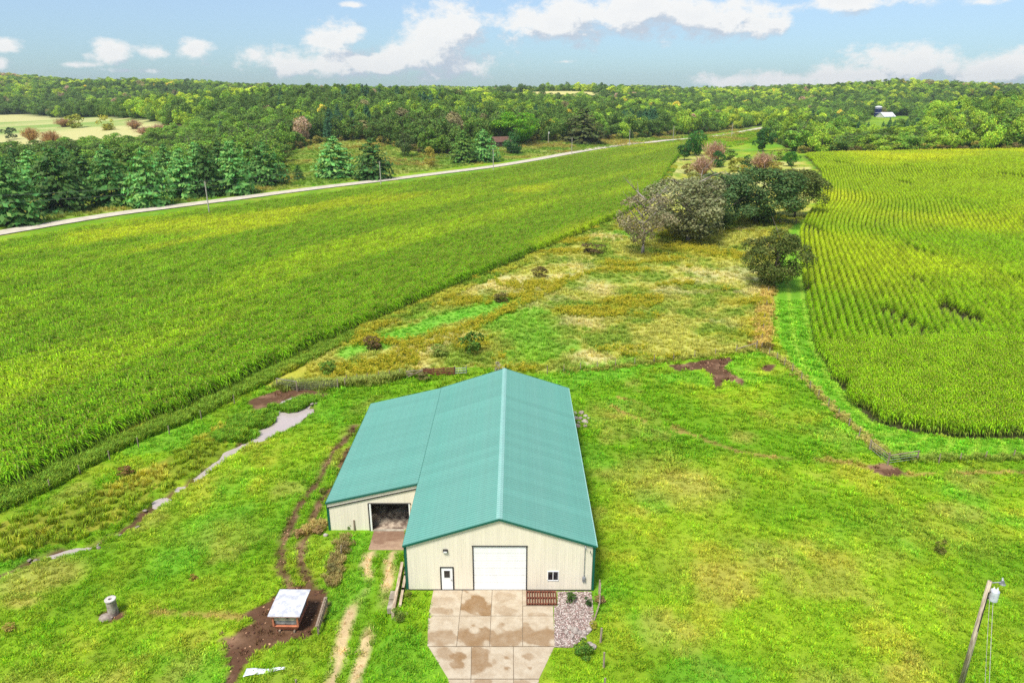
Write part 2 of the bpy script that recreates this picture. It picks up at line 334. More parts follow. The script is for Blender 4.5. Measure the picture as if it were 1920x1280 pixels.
def land(X, Y):
    """ground colour, mud and how much grass grows, for points on the land"""
    X = np.asarray(X, float); Y = np.asarray(Y, float)
    n1, n2, n3 = fbm(X, Y, 14), fbm(X+50, Y+9, 4.5), fbm(X-20, Y+70, 1.6, 3)
    rr = np.hypot(X, Y); far = S((rr-140)/80)
    wob = np.where(rr < 260, 1.5, 6.); Xw, Yw = X+(n2-.5)*3*wob, Y+(fbm(X+11, Y+31, 4.5)-.5)*3*wob
    c = mixc(np.broadcast_to(cG1, X.shape+(3,)), cG2, S((n1-.40)*3.4)); c = mixc(c, cG3, .75*S((n2-.46)*4)*S((n1-.35)*3))
    c = mixc(c, cLUSH, .7*S((fbm(X+7, Y-44, 7)-.54)*5))
    c = mixc(c, cDRY, .32*S((fbm(X-31, Y+44, 5)-.6)*6))
    c = c*(.80+.40*n3)[..., None]
    grass = np.ones(X.shape); wet = np.zeros(X.shape)
    md = inpoly(Xw, Yw, MEADOW)
    mc = mixc(np.broadcast_to(np.array(lin(176, 176, 84)), X.shape+(3,)), np.array(lin(128, 150, 52)), S((n2-.42)*4)); mc = mixc(mc, np.array(lin(206, 192, 144)), .6*S((fbm(X*.7, Y-4, 9)-.58)*6))
    mc = mixc(mc, cGOLD, .55*S((fbm(X*.6+5, Y+3, 6)-.5)*5))*(.85+.3*n3)[..., None]
    c = np.where(md[..., None], mc, c)
    for x0, y0, a, b, k in DRY:
        c = mixc(c, cDRY*(.75+.5*n3)[..., None], k*.62*S(1.35-np.hypot((X-x0)/a, (Y-y0)/b)-(n2-.5)*1.6))
    for x0, y0, a, b, k in LUSH:
        c = mixc(c, cLUSH*(.8+.5*n3)[..., None], k*.8*S((1.25-np.hypot((X-x0)/a, (Y-y0)/b)-(n2-.5)*2.8)*1.1))
    sw = pdist(Xw, Yw, SWALE)[0]; c = mixc(c, np.array(lin(104, 166, 44))*(.8+.5*n3)[..., None], .8*S((3.4-sw)*.6)*md)
    ln = inpoly(Xw*.25+X*.75, Yw*.25+Y*.75, LANE)
    dl, _ = pdist(X, Y, R_EDGE)
    lc = mixc(np.broadcast_to(np.array(lin(106, 158, 32)), X.shape+(3,)), np.array(lin(150, 184, 58)), S((np.sin(dl*2.6)-.2)*1.2)*.7)
    c = np.where(ln[..., None], lc*(.85+.3*n3)[..., None], c)
    ww = inpoly(Xw, Yw, WEEDS) & (X < 0)
    wc = mixc(np.broadcast_to(np.array(lin(118, 138, 30)), X.shape+(3,)), np.array(lin(146, 150, 48)), S((n2-.48)*4)); c = np.where(ww[..., None], wc*(.7+.5*n3)[..., None], c)
    # beyond the road
    s, d = sd_road(X, Y)
    bey = (d > 6)
    oc = mixc(np.broadcast_to(np.array(lin(112, 142, 46)), X.shape+(3,)), np.array(lin(150, 158, 74)), S((n1-.42)*4))
    c = np.where((bey & (rr > 120))[..., None], oc, c)
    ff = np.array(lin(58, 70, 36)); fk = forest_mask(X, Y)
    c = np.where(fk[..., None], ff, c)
    va = inpoly(Xw, Yw, VALLEY); vc = mixc(np.broadcast_to(np.array(lin(188, 184, 122)), X.shape+(3,)), np.array(lin(128, 156, 74)), S((fbm(X*.4, Y, 60)-.45)*4))
    c = np.where(va[..., None], vc, c)
    hill = np.array(lin(190, 180, 110)); fn = vnoise(X/420+3, Y/160)
    farc = mixc(np.broadcast_to(np.array(lin(196, 188, 116)), X.shape+(3,)), np.array(lin(120, 146, 66)), S((fn-.5)*8))
    c = np.where(((rr > 1150) & ~fk & ~va)[..., None], farc, c)
    # soil under the corn
    lf, rf = inpoly(X, Y, LEFT_FIELD), inpoly(X, Y, RIGHT_FIELD)
    c = np.where((lf | rf)[..., None], cSOIL*(.8+.4*n3)[..., None], c); grass = np.where(lf | rf, 0, grass)
    # bare earth
    mk = np.zeros(X.shape)
    near = (rr < 130)
    if near.any():
        xs, ys = Xw*.35+X*.65, Yw*.35+Y*.65
        for p in MUD: mk = np.maximum(mk, inpoly(xs, ys, p))
        for p in RUTS: mk = np.maximum(mk, .95*S((.62-pdist(xs, ys, p)[0])*3)*S((n2-.22)*6))
        dc, pos = pdist(X, Y, CREEK); cw = np.interp(pos, range(len(CREEK_W)), CREEK_W); dc = dc+(n3-.5)*1.0
        cm = S((cw*.75+.42-dc)*2.2)*(X < 0); mk = np.maximum(mk, cm); wet = np.maximum(wet, cm)
        mudc = mixc(np.broadcast_to(cMUD, X.shape+(3,)), np.array(lin(150, 118, 92)), S((n3-.5)*4)*.75)
        tk = np.zeros(X.shape)
        for p in TRACKS: tk = np.maximum(tk, S((.55-pdist(xs, ys, p)[0])*3)*S((n2-.36)*6))
        pk = np.zeros(X.shape)
        for p in PATHS: pk = np.maximum(pk, .8*S((.42-pdist(xs, ys, p)[0])*4)*S((n2-.3)*5))
        c = mixc(c, np.array(lin(158, 132, 74))*(.7+.6*n3)[..., None], pk)
        c = mixc(c, cTAN*(.75+.5*n3)[..., None], tk); c = mixc(c, mudc, mk)
        gl = ((np.abs(X-8.6) < 3.2) & (np.abs(Y-41.5) < 4.2))
        grass = grass*(1-.93*mk)*(1-.85*tk)*(1-.7*pk)
    return c, grass, mk, wet, md, ln, ww
FB_U = [-400, 0, 200, 350, 520, 545, 600, 680, 740, 800, 860, 930, 1020, 1100, 1200, 1300, 1400, 1440, 1441, 1500, 1700, 1920, 2400]
FB_V = [372, 362, 352, 343, 330, 284, 268, 262, 276, 290, 290, 270, 264, 264, 259, 251, 240, 234, 262, 288, 286, 283, 283]
at938 = at(938, 276)
def forest_mask(X, Y):
    rr = np.hypot(X, Y); u, v, zc = project(X, Y, base_h(X, Y)); u = np.where(Y > 50, u, 0)
    s, d = sd_road(X, Y)
    vb = np.interp(u, FB_U, FB_V)
    m = (v < vb) & (rr > 200) & (Y > 50) & ((d > 12) | (u > 1400)) & ~inpoly(X, Y, VALLEY) & ~inpoly(X, Y, RIGHT_FIELD)
    open_far = (vnoise(X/420+3, Y/160+.3) > .56) & (rr > 1300) | (rr > 2300) & (vnoise(X/300, Y/200) > .42)
    for x0, y0, a, b in ((80, 1290, 120, 75), (-395, 1430, 110, 70), (795, 1380, 80, 60)): open_far |= np.hypot((X-x0)/a, (Y-y0)/b) < 1
    silo_gap = ((np.hypot(X-505, Y-995) < 26) | (np.abs(X-Y*.5145) < 30) & (Y > 520) & (Y < 1010)) | (np.hypot(X-at938[0], Y-at938[1]) < 11)
    return m & ~open_far & ~silo_gap
# ------------------------------------------------------------------ the ground sheet
def build_ground():
    ys = list(np.arange(-80, 20, 5.))+list(np.arange(20, 112, .4)); st = .4
    while ys[-1] < 4300: st *= 1.021; ys.append(ys[-1]+st)
    xs = list(np.arange(0, 70, .45)); st = .45
    while xs[-1] < 4200: st *= 1.032; xs.append(xs[-1]+st)
    xs = np.array([-x for x in xs[:0:-1]]+xs); ys = np.array(ys)
    X, Y = np.meshgrid(xs, ys); Z = H(X, Y)
    c, grass, mk, wet, md, ln, ww = land(X, Y)
    Z = Z-.05*mk*(np.hypot(X, Y) < 130)+mk*(fbm(X, Y, .9, 2)-.5)*.16
    V = np.stack([X, Y, Z], -1).reshape(-1, 3); ny, nx = X.shape
    i = np.arange((ny-1)*(nx-1)); r, q = i//(nx-1), i % (nx-1); a = r*nx+q
    m, N = mat('ground')
    tc = N.n('ShaderNodeTexCoord').outputs['Object']; at_ = N.n('ShaderNodeAttribute', attribute_name='land')
    aw = N.n('ShaderNodeAttribute', attribute_name='wet').outputs['Fac']
    n1 = N.noise(tc, 2.3, 8, .68); n2 = N.noise(tc, .35, 5); n3 = N.noise(tc, 9, 4)
    col = N.n('ShaderNodeHueSaturation', {'Color': at_.outputs['Color'], 'Value': N.m('ADD', .62, N.m('MULTIPLY', n1, .76)), 'Hue': N.m('ADD', .485, N.m('MULTIPLY', n2, .03))}).outputs[0]
    finish(m, N, col, N.m('SUBTRACT', .92, N.m('MULTIPLY', aw, .45)), 0, N.m('ADD', N.m('MULTIPLY', n1, .7), N.m('MULTIPLY', n3, .3)), .16, spec=.2)
    me = npmesh('ground', V, np.stack([a, a+1, a+nx+1, a+nx], -1), m, smooth=True)
    ca = me.attributes.new('land', 'FLOAT_COLOR', 'POINT'); c4 = np.ones((len(V), 4), np.float32); c4[:, :3] = np.clip(c, 0, 1).reshape(-1, 3); ca.data.foreach_set('color', c4.ravel())
    wa = me.attributes.new('wet', 'FLOAT', 'POINT'); wa.data.foreach_set('value', wet.reshape(-1).astype(np.float32))
    return tag(obj('ground', me), 'green pasture, meadow and fields rolling to the horizon', 'ground', kind='structure')
build_ground()
def ribbon(pts, w, dz, hf, name, m, label, cat, step=2.0, crown=0.):
    P = np.array(pts); L = np.concatenate([[0], np.cumsum(np.hypot(*np.diff(P, axis=0).T))]); t = np.arange(0, L[-1], step)
    # smooth the line a little
    x = np.interp(t, L, P[:, 0]); y = np.interp(t, L, P[:, 1]); k = max(1, int(12/step)); ker = np.ones(2*k+1)/(2*k+1)
    x = np.convolve(np.pad(x, k, 'reflect', reflect_type='odd'), ker, 'valid'); y = np.convolve(np.pad(y, k, 'reflect', reflect_type='odd'), ker, 'valid')
    dx, dy = np.gradient(x), np.gradient(y); l = np.hypot(dx, dy); nx, ny = -dy/l, dx/l
    rows = []
    for o in (-1, -.55, 0, .55, 1): 
        xx, yy = x+nx*o*w/2, y+ny*o*w/2; rows.append(np.stack([xx, yy, hf(xx, yy)+dz+crown*(1-o*o)], -1))
    V = np.stack(rows, 1).reshape(-1, 3); n = len(t); i = np.arange(n-1)
    Fc = np.concatenate([np.stack([i*5+k, i*5+k+1, (i+1)*5+k+1, (i+1)*5+k], -1) for k in range(4)])
    return tag(obj(name, npmesh(name, V, Fc, m, smooth=True)), label, cat, kind='structure')
def hmax(x, y):   # the sheet is coarse far away: lie on top of it
    return H(x, y)
m_road, N = mat('gravel_road'); tc = N.n('ShaderNodeTexCoord').outputs['Object']
nz = N.noise(tc, .5, 6); finish(m_road, N, N.mix(N.ss(nz, .3, .7), lin(205, 196, 178), lin(180, 170, 150)), .9, 0, N.noise(tc, 8, 4), .02)
ribbon(ROAD, 7.0, .25, hmax, 'road', m_road, 'pale gravel country road along the far side of the corn', 'road', crown=.12)
def build_water():
    m, N = mat('creek_water'); tc = N.n('ShaderNodeTexCoord').outputs['Object']
    p = N.n('ShaderNodeBsdfPrincipled', {'Base Color': (*lin(176, 164, 160), 1), 'Roughness': .06, 'Specular IOR Level': .9, 'IOR': 1.33})  # muddy base colour, lightened to carry the pale sky's reflection
    b = N.n('ShaderNodeBump', {'Height': N.noise(tc, 2.5, 3), 'Strength': .35, 'Distance': .015}); N.put(p, 'Normal', b.outputs[0])
    N.n('ShaderNodeOutputMaterial', {'Surface': p.outputs[0]})
    P = np.array(CREEK); L = np.concatenate([[0], np.cumsum(np.hypot(*np.diff(P, axis=0).T))]); t = np.arange(0, L[-1], .7)
    x, y, w = np.interp(t, L, P[:, 0]), np.interp(t, L, P[:, 1]), np.interp(t, L, CREEK_W)*1.1+.55
    dx, dy = np.gradient(x), np.gradient(y); l = np.hypot(dx, dy); nx, ny = -dy/l, dx/l; z = np.minimum.accumulate(base_h(x, y)-.40+.0*t)*.3+(base_h(x, y)-.42)*.7
    V = np.stack([np.stack([x+nx*w*o, y+ny*w*o, z], -1) for o in (-1, 1)], 1).reshape(-1, 3); i = np.arange(len(t)-1)
    me = npmesh('creek', V, np.stack([2*i, 2*i+2, 2*i+3, 2*i+1], -1), m, smooth=True)
    tag(obj('creek', me), 'shallow creek reflecting the pale sky', 'creek', kind='structure')
build_water()
# ------------------------------------------------------------------ plant materials and shapes
def leafmat(name, inst, vary=.45, trans=.28, hue=.035, dry=None):
    m, N = mat(name)
    c = N.n('ShaderNodeAttribute', attribute_name='tint', attribute_type='INSTANCER').outputs['Color'] if inst else N.n('ShaderNodeObjectInfo').outputs['Color']
    rp = N.n('ShaderNodeNewGeometry').outputs['Random Per Island']
    if dry: c = N.mix(N.n('ShaderNodeAttribute', attribute_name='dry').outputs['Fac'], c, dry)
    r2 = N.m('FRACT', N.m('MULTIPLY', rp, 17.31))
    c = N.n('ShaderNodeHueSaturation', {'Color': c, 'Value': N.m('ADD', 1-vary, N.m('MULTIPLY', rp, 2*vary)), 'Hue': N.m('ADD', .5-hue, N.m('MULTIPLY', r2, 2*hue))}).outputs[0]
    p = N.n('ShaderNodeBsdfPrincipled', {'Base Color': c, 'Roughness': .6, 'Specular IOR Level': .14})
    t = N.n('ShaderNodeBsdfTranslucent', {'Color': N.mix(1.0, c, (1.25, 1.15, .5), 'MULTIPLY')})
    x = N.n('ShaderNodeMixShader', {0: trans, 1: p.outputs[0], 2: t.outputs[0]}); N.n('ShaderNodeOutputMaterial', {'Surface': x.outputs[0]})
    return m
M_LEAF_I = leafmat('foliage_scattered', True); M_LEAF = leafmat('foliage', False)
M_GRASS_I = leafmat('grass_blades', True, .4, .3, .03)
M_CORN_I = leafmat('corn_leaves', True, .62, .35, .02, dry=lin(168, 148, 104))
M_TASSEL = simple('corn_tassel', lin(196, 176, 92), lin(172, 150, 70), 4)
M_BARK = simple('bark', lin(104, 92, 80), lin(72, 62, 54), 2.5, .9, bump=.04, stretch=(3, 3, .6))
M_BARK_PALE = simple('pale_bark', lin(158, 148, 136), lin(112, 100, 90), 2.5, .9, bump=.04, stretch=(3, 3, .6))
M_GOLD = simple('goldenrod_flower', lin(208, 194, 48), lin(180, 166, 40), 6)
def unit(v): return v/np.maximum(np.linalg.norm(v, axis=-1, keepdims=True), 1e-9)
def cards(C, Nn, sx, sy, g, fold=.25):
    """one leaf spray per point: a creased quad facing Nn"""
    n = len(C); Nn = unit(Nn); a = unit(np.cross(Nn, g.normal(size=(n, 3)))); b = np.cross(Nn, a)
    sx = np.broadcast_to(sx, n)[:, None]; sy = np.broadcast_to(sy, n)[:, None]
    V = np.stack([C-a*sx/2, C-b*sy/2-Nn*fold*sy*.4, C+a*sx/2, C+b*sy/2-Nn*fold*sy*.4], 1).reshape(-1, 3)
    return V, np.arange(4*n).reshape(n, 4)
def crown_mesh(seed, m, n=1400, size=.055, lobes=26, base=.22, top_heavy=.0, spread=.7, sparse=0., flat=1.0, lob=(.12, .205), reach=.40):
    """broadleaf crown filling a box 1 wide and 1 high (ground at 0)"""
    g = np.random.default_rng(seed); k = np.arange(lobes)
    ph = g.uniform(0, 2*np.pi, lobes); cz = g.uniform(-1, 1, lobes); rad = np.sqrt(1-cz**2*.9)
    dist = g.uniform(.30, .82, lobes)
    ctr = np.stack([np.cos(ph)*rad*dist*reach, np.sin(ph)*rad*dist*reach, base+(1-base)*(.5+.5*cz*(.84 if flat == 1 else .7))*.86], -1)
    taper = 1-.45*np.clip((.38-(ctr[:, 2]-base))/.38, 0, 1); ctr[:, :2] *= taper[:, None]
    lr = g.uniform(*lob, lobes)
    w = lr**2; li = g.choice(lobes, n, p=w/w.sum())
    d = unit(g.normal(size=(n, 3))+np.array([0, 0, .35])+unit(ctr[li]-np.array([0, 0, base+.35]))*.7)
    r = lr[li]*g.uniform(.62, 1.06, n)
    C = ctr[li]+d*r[:, None]*np.array([1, 1, .9*flat]); C[:, 2] = np.clip(C[:, 2], base*.6, 1)
    V, Fc = cards(C, d+g.normal(size=(n, 3))*.55, size*g.uniform(.6, 1.35, n), size*g.uniform(.45, .9, n), g)
    return npmesh('crown', V, Fc, m)
def conifer_mesh(seed, m, levels=17, n_b=10, size=.075, ragged=.22, belly=1.0):
    g = np.random.default_rng(seed); Cs, Ns, ss = [], [], []
    for i in range(levels):
        z = .05+.95*(i+.3*g.random())/levels; t = (z-.05)/.95; rad = .5*(1-t**2.1)**.82*belly*(.86+.14*min(1, t*6)); rad = max(rad, .03)
        for b in range(max(4, int(n_b*(1-.5*t)))):
            a = g.uniform(0, 2*np.pi); L = rad*g.uniform(1-ragged, 1+ragged*.4); droop = .06*(1-t)+g.uniform(-.02, .02)
            for q in np.linspace(.28, 1, 5):
                rr = L*q; zz = z+.035*q-droop*q*q
                for s in (-1, 1):
                    off = s*.055*q*(1-t*.6)
                    Cs.append((math.cos(a)*rr-math.sin(a)*off, math.sin(a)*rr+math.cos(a)*off, min(.995, zz+g.normal()*.008))); Ns.append((math.cos(a)*.55-math.sin(a)*s*.3, math.sin(a)*.55+math.cos(a)*s*.3, .75+g.normal()*.25)); ss.append(size*(1.15-.6*t)*g.uniform(.7, 1.25))
    Cs, Ns, ss = np.array(Cs), np.array(Ns)+g.normal(size=(len(Cs), 3))*.28, np.array(ss)
    V, Fc = cards(Cs, Ns, ss*1.2, ss*.62, g); return npmesh('crown', V, Fc, m)
def brush_mesh(seed, m, n=420):
    """leafless brush: a dome of fine upright twigs"""
    g = np.random.default_rng(seed); V = []; Fc = []
    for i in range(n):
        a = g.uniform(0, 2*np.pi); lean = abs(g.normal())*.55; r0 = g.uniform(0, .16); h = g.uniform(.45, 1.0)*(1-.3*lean)
        p = np.array([math.cos(a)*r0, math.sin(a)*r0, g.uniform(0, .3)]); q = np.array([math.cos(a)*min(.5, r0+lean*.55), math.sin(a)*min(.5, r0+lean*.55), h])
        for j in range(4):
            t0 = g.uniform(.3, .95); s0 = p+(q-p)*t0; e = s0+np.array([g.normal()*.09, g.normal()*.09, abs(g.normal())*.12]); e[2] = min(e[2], 1)
            wv = g.normal(size=3)*.007; b = len(V); V += [s0-wv, s0+wv, e]; Fc.append((b, b+1, b+2))
        wv = np.array([-math.sin(a), math.cos(a), 0])*.011; b = len(V); V += [p-wv, p+wv, q]; Fc.append((b, b+1, b+2))
    return npmesh('crown', np.array(V), np.array(Fc), m)
def trunk_mesh(seed, m, h=.75, r=.022, limbs=6, wide=.34, start=.22, sub=0):
    g = random.Random(seed); mb = MB(); pts = [Vector((0, 0, -.03))]
    for i in range(1, 6): pts.append(Vector((g.uniform(-.012, .012)*i, g.uniform(-.012, .012)*i, h*i/5)))
    rr = [r*(1.35 if i == 0 else 1-.16*i) for i in range(6)]
    for i in range(5): mb.tube(pts[i], pts[i+1], rr[i], rr[i+1], 7)
    for k in range(limbs):
        t = start+(.95-start)*k/limbs*h/.75; p = Vector((0, 0, t*1.0)); a = k*2.4+g.uniform(-.4, .4)
        q = p+Vector((math.cos(a)*wide*.55, math.sin(a)*wide*.55, .10+g.uniform(0, .06))); e = q+Vector((math.cos(a+.3)*wide*.42, math.sin(a+.3)*wide*.42, .10+g.uniform(-.04, .08)))
        mb.tube(p, q, r*.5, r*.32, 6).tube(q, e, r*.32, r*.1, 5)
        for j in range(sub):
            f = g.uniform(.2, 1); s0 = p.lerp(q, f) if j % 2 else q.lerp(e, f); aa = a+g.uniform(-1.3, 1.3)
            s1 = s0+Vector((math.cos(aa)*wide*.35, math.sin(aa)*wide*.35, g.uniform(-.05, .16))); mb.tube(s0, s1, r*.18, r*.05, 4)
    return mb.mesh('trunk', m, True)
BROAD = [crown_mesh(100+i, M_LEAF, 1900, .058, 17+i, (.04, .08, .12)[i % 3]) for i in range(8)]
BROAD_I = []
for b in BROAD: c = b.copy(); c.materials[0] = M_LEAF_I; BROAD_I.append(c)
CONE = [conifer_mesh(200+i, M_LEAF, 15+i % 3, 15, .10, .25, (1.05, .95, 1.1)[i % 3]) for i in range(5)]
CONE_I = []
for b in CONE: c = b.copy(); c.materials[0] = M_LEAF_I; CONE_I.append(c)
TRUNKS = [trunk_mesh(300+i, M_BARK) for i in range(3)]; CTRUNK = trunk_mesh(310, M_BARK, .9, .02, 0)
BRUSH = [brush_mesh(400+i, M_LEAF) for i in range(3)]
SHRUB = [crown_mesh(450+i, M_LEAF, 700, .085, 14, .02) for i in range(4)]
SHRUB_I = []
for b in SHRUB: c = b.copy(); c.materials[0] = M_LEAF_I; SHRUB_I.append(c)
HERO = [crown_mesh(500+i, M_LEAF, 11000, .030, 62, .06, lob=(.065, .15), reach=.50) for i in range(3)]
HERO2 = [crown_mesh(510+i, M_LEAF, 13000, .029, 50, .12, lob=(.075, .17), reach=.50) for i in range(4)]
SPARSE = [crown_mesh(520+i, M_LEAF, 3600, .030, 50, .2, lob=(.06, .13), reach=.52) for i in range(2)]
TRUNK_BARE = [trunk_mesh(540+i, M_BARK_PALE, .66, .026, 12, .36, .2, 5) for i in range(2)]
def size_from_px(bx, by, ty, wpx):
    """foot on the terrain under photo point (bx,by); height so that the top shows at ty; width from wpx"""
    p = at(bx, by); dz = 40.
    lo, hi = .2, 60.
    for _ in range(30):
        mid = (lo+hi)/2; v = project(p[0], p[1], p[2]+mid)[1]
        if v > ty: lo = mid
        else: hi = mid
    return p, lo, wpx*float(project(*p)[2])/F
def plant(name, p, h, w, crown, trunk, col, label, cat, group=None, rz=None, sink=.1):
    o = thing(name, label, cat, (p[0], p[1], p[2]-sink), random.uniform(0, 6.28) if rz is None else rz, group)
    if trunk is not None: obj('trunk', trunk, o, scale=(max(w*.8, h*.5), max(w*.8, h*.5), h))
    c = obj('crown', crown, o, scale=(w, w, h)); c.color = (*col, 1)
    return o
def tint(r, g, b, v=.0): 
    k = 1+random.uniform(-v, v); c = lin(r, g, b); return tuple(x*k for x in c)
# ------------------------------------------------------------------ corn
def corn_clump(seed, length=1.5, plants=7, hgt=2.45):
    g = np.random.default_rng(seed); V = []; Fc = []; mi = []; dry = []
    def tri(a, b, c, m, d): 
        k = len(V); V.extend([a, b, c]); Fc.append((k, k+1, k+2)); mi.append(m); dry.extend([d]*3)
    for i in range(plants):
        y = (i+.5)/plants*length-length/2+g.normal()*.03; x = g.normal()*.035; h = hgt*g.uniform(.9, 1.06); base = np.array([x, y, 0.]); lean = np.array([g.normal()*.05, g.normal()*.05, 0])
        top = base+lean+np.array([0, 0, h*.92]); w = .016
        tri(base+[w, 0, 0], base-[w, 0, 0], top, 0, .25); tri(base+[0, w, 0], base-[0, w, 0], top, 0, .25)
        a0 = g.uniform(-.5, .5)
        for j in range(11):
            t = .16+.78*j/10; s = base+lean*t+np.array([0, 0, h*.92*t]); a = a0+(j % 2)*np.pi+g.normal()*.45; L = (.50+.34*math.sin(math.pi*min(1, t+.1)))*g.uniform(.85, 1.15)
            d = np.array([math.cos(a), math.sin(a), 0]); sd = np.array([-math.sin(a), math.cos(a), 0])*.052; dr = max(0, .95-t*2.9) if g.random() < .9 else .5*g.random()
            p1 = s+d*L*.42+np.array([0, 0, L*.46]); p2 = s+d*L*.85+np.array([0, 0, L*.34]); p3 = s+d*L*1.12-np.array([0, 0, L*(.05+.35*(1-t))])
            k = len(V); V.extend([s-sd*.5, s+sd*.5, p1+sd, p1-sd, p2+sd*.9, p2-sd*.9, p3]); dry.extend([dr]*7)
            for f in ((k, k+1, k+2), (k, k+2, k+3), (k+3, k+2, k+4), (k+3, k+4, k+5), (k+5, k+4, k+6)): Fc.append(f); mi.append(0)
        for j in range(5):
            a = g.uniform(0, 6.28); e = top+np.array([math.cos(a)*.11*(j > 0), math.sin(a)*.11*(j > 0), .26+.05*g.random()]); s2 = np.array([-math.sin(a), math.cos(a), 0])*.012
            tri(top-s2, top+s2, e, 1, 0)
    me = npmesh('corn', np.array(V), np.array(Fc), [M_CORN_I, M_TASSEL], mi)
    a = me.attributes.new('dry', 'FLOAT', 'POINT'); a.data.foreach_set('value', np.array(dry, np.float32)); return me
CORN = [corn_clump(600+i) for i in range(5)]
def build_corn():
    g = np.random.default_rng(11)
    # left field: straight rows along the creek side
    e = np.array(LEFT_EDGE); t = np.array([e[9][0]-e[3][0], e[9][1]-e[3][1]]); t /= np.linalg.norm(t); nrm = np.array([-t[1], t[0]]); o = e[3]
    si, di = np.meshgrid(np.arange(-150, 620, 1.5), np.arange(-30, 260, .76), indexing='ij')
    si = si+g.uniform(-.4, .4, si.shape); X = (o[0]+t[0]*si+nrm[0]*di).ravel(); Y = (o[1]+t[1]*si+nrm[1]*di).ravel()
    k = inpoly(X, Y, LEFT_FIELD); X, Y = X[k], Y[k]; Z = H(X, Y); k = in_view(X, Y, Z+1); X, Y, Z = X[k], Y[k], Z[k]
    n = len(X); sv = (X-o[0])*t[0]+(Y-o[1])*t[1]; dv = (X-o[0])*nrm[0]+(Y-o[1])*nrm[1]
    band = fbm(sv/7, dv, 10, 3); patch = fbm(sv/2.5, dv, 26, 3)
    c = mixc(np.broadcast_to(np.array(lin(116, 160, 22)), (n, 3)), np.array(lin(176, 202, 34)), S((band-.38)*2.6)*.5); c = mixc(c, np.array(lin(206, 208, 40)), S((patch-.60)*7)*.4*S((np.hypot(X, Y)-90)/60)); c = c*g.uniform(.68, 1.32, (n, 1))
    yaw = math.atan2(-t[0], t[1])+g.normal(size=n)*.05
    scatter('corn', np.stack([X, Y, Z], -1), yaw, g.uniform(.82, 1.1, n), g.integers(0, 5, n), c, CORN, 'dense green corn field between creek and gravel road', 'corn')
    # right field: wavy rows that follow the grass lane, cross rows on the headland
    E_ = np.array(R_EDGE); oy = np.argsort(E_[:, 1]); ey, ex = E_[oy, 1], E_[oy, 0]
    yy = np.arange(60, 470, 1.25); c0 = np.interp(yy, ey, ex); ker = np.ones(9)/9; c0 = np.convolve(np.pad(c0, 4, 'edge'), ker, 'valid')
    line = np.polyval(np.polyfit(yy[(yy > 95) & (yy < 240)], c0[(yy > 95) & (yy < 240)], 1), yy)
    kk = np.arange(-35, 330)*1.22
    Kg, Yg = np.meshgrid(kk, yy, indexing='ij'); dev = (c0-line)[None]; Xg = line[None]+dev*np.exp(-np.maximum(Kg, 0)/70)+Kg+1.2*np.sin(Yg/17+Kg/40)*S(Kg/20)
    X, Y = Xg.ravel(), Yg.ravel()+g.uniform(-.3, .3, Xg.size); dXdY = np.gradient(Xg, yy, axis=1).ravel(); yaw = -np.arctan(dXdY)
    head = at(1760, 655)[1]
    k = inpoly(X, Y, RIGHT_FIELD) & (Y > head+1.0+1.5*np.sin(X/9)); X, Y, yaw = X[k], Y[k], yaw[k]
    xs, ys = np.meshgrid(np.arange(35, 200, 1.5), np.arange(55, head+3, .98), indexing='ij'); xs = (xs+g.uniform(-.4, .4, xs.shape)).ravel(); ys = ys.ravel()
    edge_y = np.interp(xs, *zip(*sorted(P2([(1640, 792), (1700, 808), (1780, 820), (1920, 824)]))))
    k = inpoly(xs, ys, RIGHT_FIELD) & (ys < head+1.0+1.5*np.sin(xs/9)); xs, ys = xs[k], ys[k]
    X, Y = np.concatenate([X, xs]), np.concatenate([Y, ys]); yaw = np.concatenate([yaw, np.full(len(xs), math.pi/2)])
    Z = H(X, Y); gaps = (fbm(X*1.0, Y*.22, 5, 2) > .80) & (Y > head); k = in_view(X, Y, Z+1) & ~gaps; X, Y, Z, yaw = X[k], Y[k], Z[k], yaw[k]; n = len(X)
    pat = fbm(X*.8, Y*.6, 30, 3); c = mixc(np.broadcast_to(np.array(lin(146, 190, 24)), (n, 3)), np.array(lin(214, 222, 40)), np.clip(S((pat-.40)*3)*.5+S((Y-150)/140)*.3, 0, 1)); c = c*g.uniform(.74, 1.26, (n, 1))*np.where(Y > head, 1, .80)[:, None]
    scatter('corn', np.stack([X, Y, Z], -1), yaw+g.normal(size=n)*.04, np.stack([np.where(Y > head, .56, .62), np.ones(n), g.uniform(.86, 1.0, n)], -1), g.integers(0, 5, n), c, CORN, 'yellow green corn in wavy rows on the hillside beside the grass lane', 'corn')
build_corn()
# ------------------------------------------------------------------ grass and weeds
def tuft(seed, n=26, h=.20, spread=.20, w=.016, lean=.7, gold=0., m=None):
    g = np.random.default_rng(seed); V = []; Fc = []; mi = []
    for i in range(n):
        a = g.uniform(0, 6.28); r = spread*math.sqrt(g.random()); p = np.array([math.cos(a)*r, math.sin(a)*r, -.03]); b = a+g.normal()*.9; L = h*g.uniform(.55, 1.15); ll = lean*g.uniform(.3, 1.2)*L
        sd = np.array([-math.sin(b), math.cos(b), 0])*w; q = p+np.array([math.cos(b)*ll*.4, math.sin(b)*ll*.4, L*.7]); e = p+np.array([math.cos(b)*ll, math.sin(b)*ll, L*(1-.35*lean*.6)])
        k = len(V); V.extend([p-sd, p+sd, q+sd*.8, q-sd*.8, e]); Fc += [(k, k+1, k+2), (k, k+2, k+3), (k+3, k+2, k+4)]; mi += [0]*3
        if g.random() < gold:
            for j in range(4):
                f = e+g.normal(size=3)*np.array([.05, .05, .04]); s2 = g.normal(size=3)*.05; k = len(V); V.extend([f-s2, f+s2, f+np.array([g.normal()*.03, g.normal()*.03, .09])]); Fc.append((k, k+1, k+2)); mi.append(1)
    return npmesh('tuft', np.array(V), np.array(Fc), [m or M_GRASS_I, M_GOLD], mi)
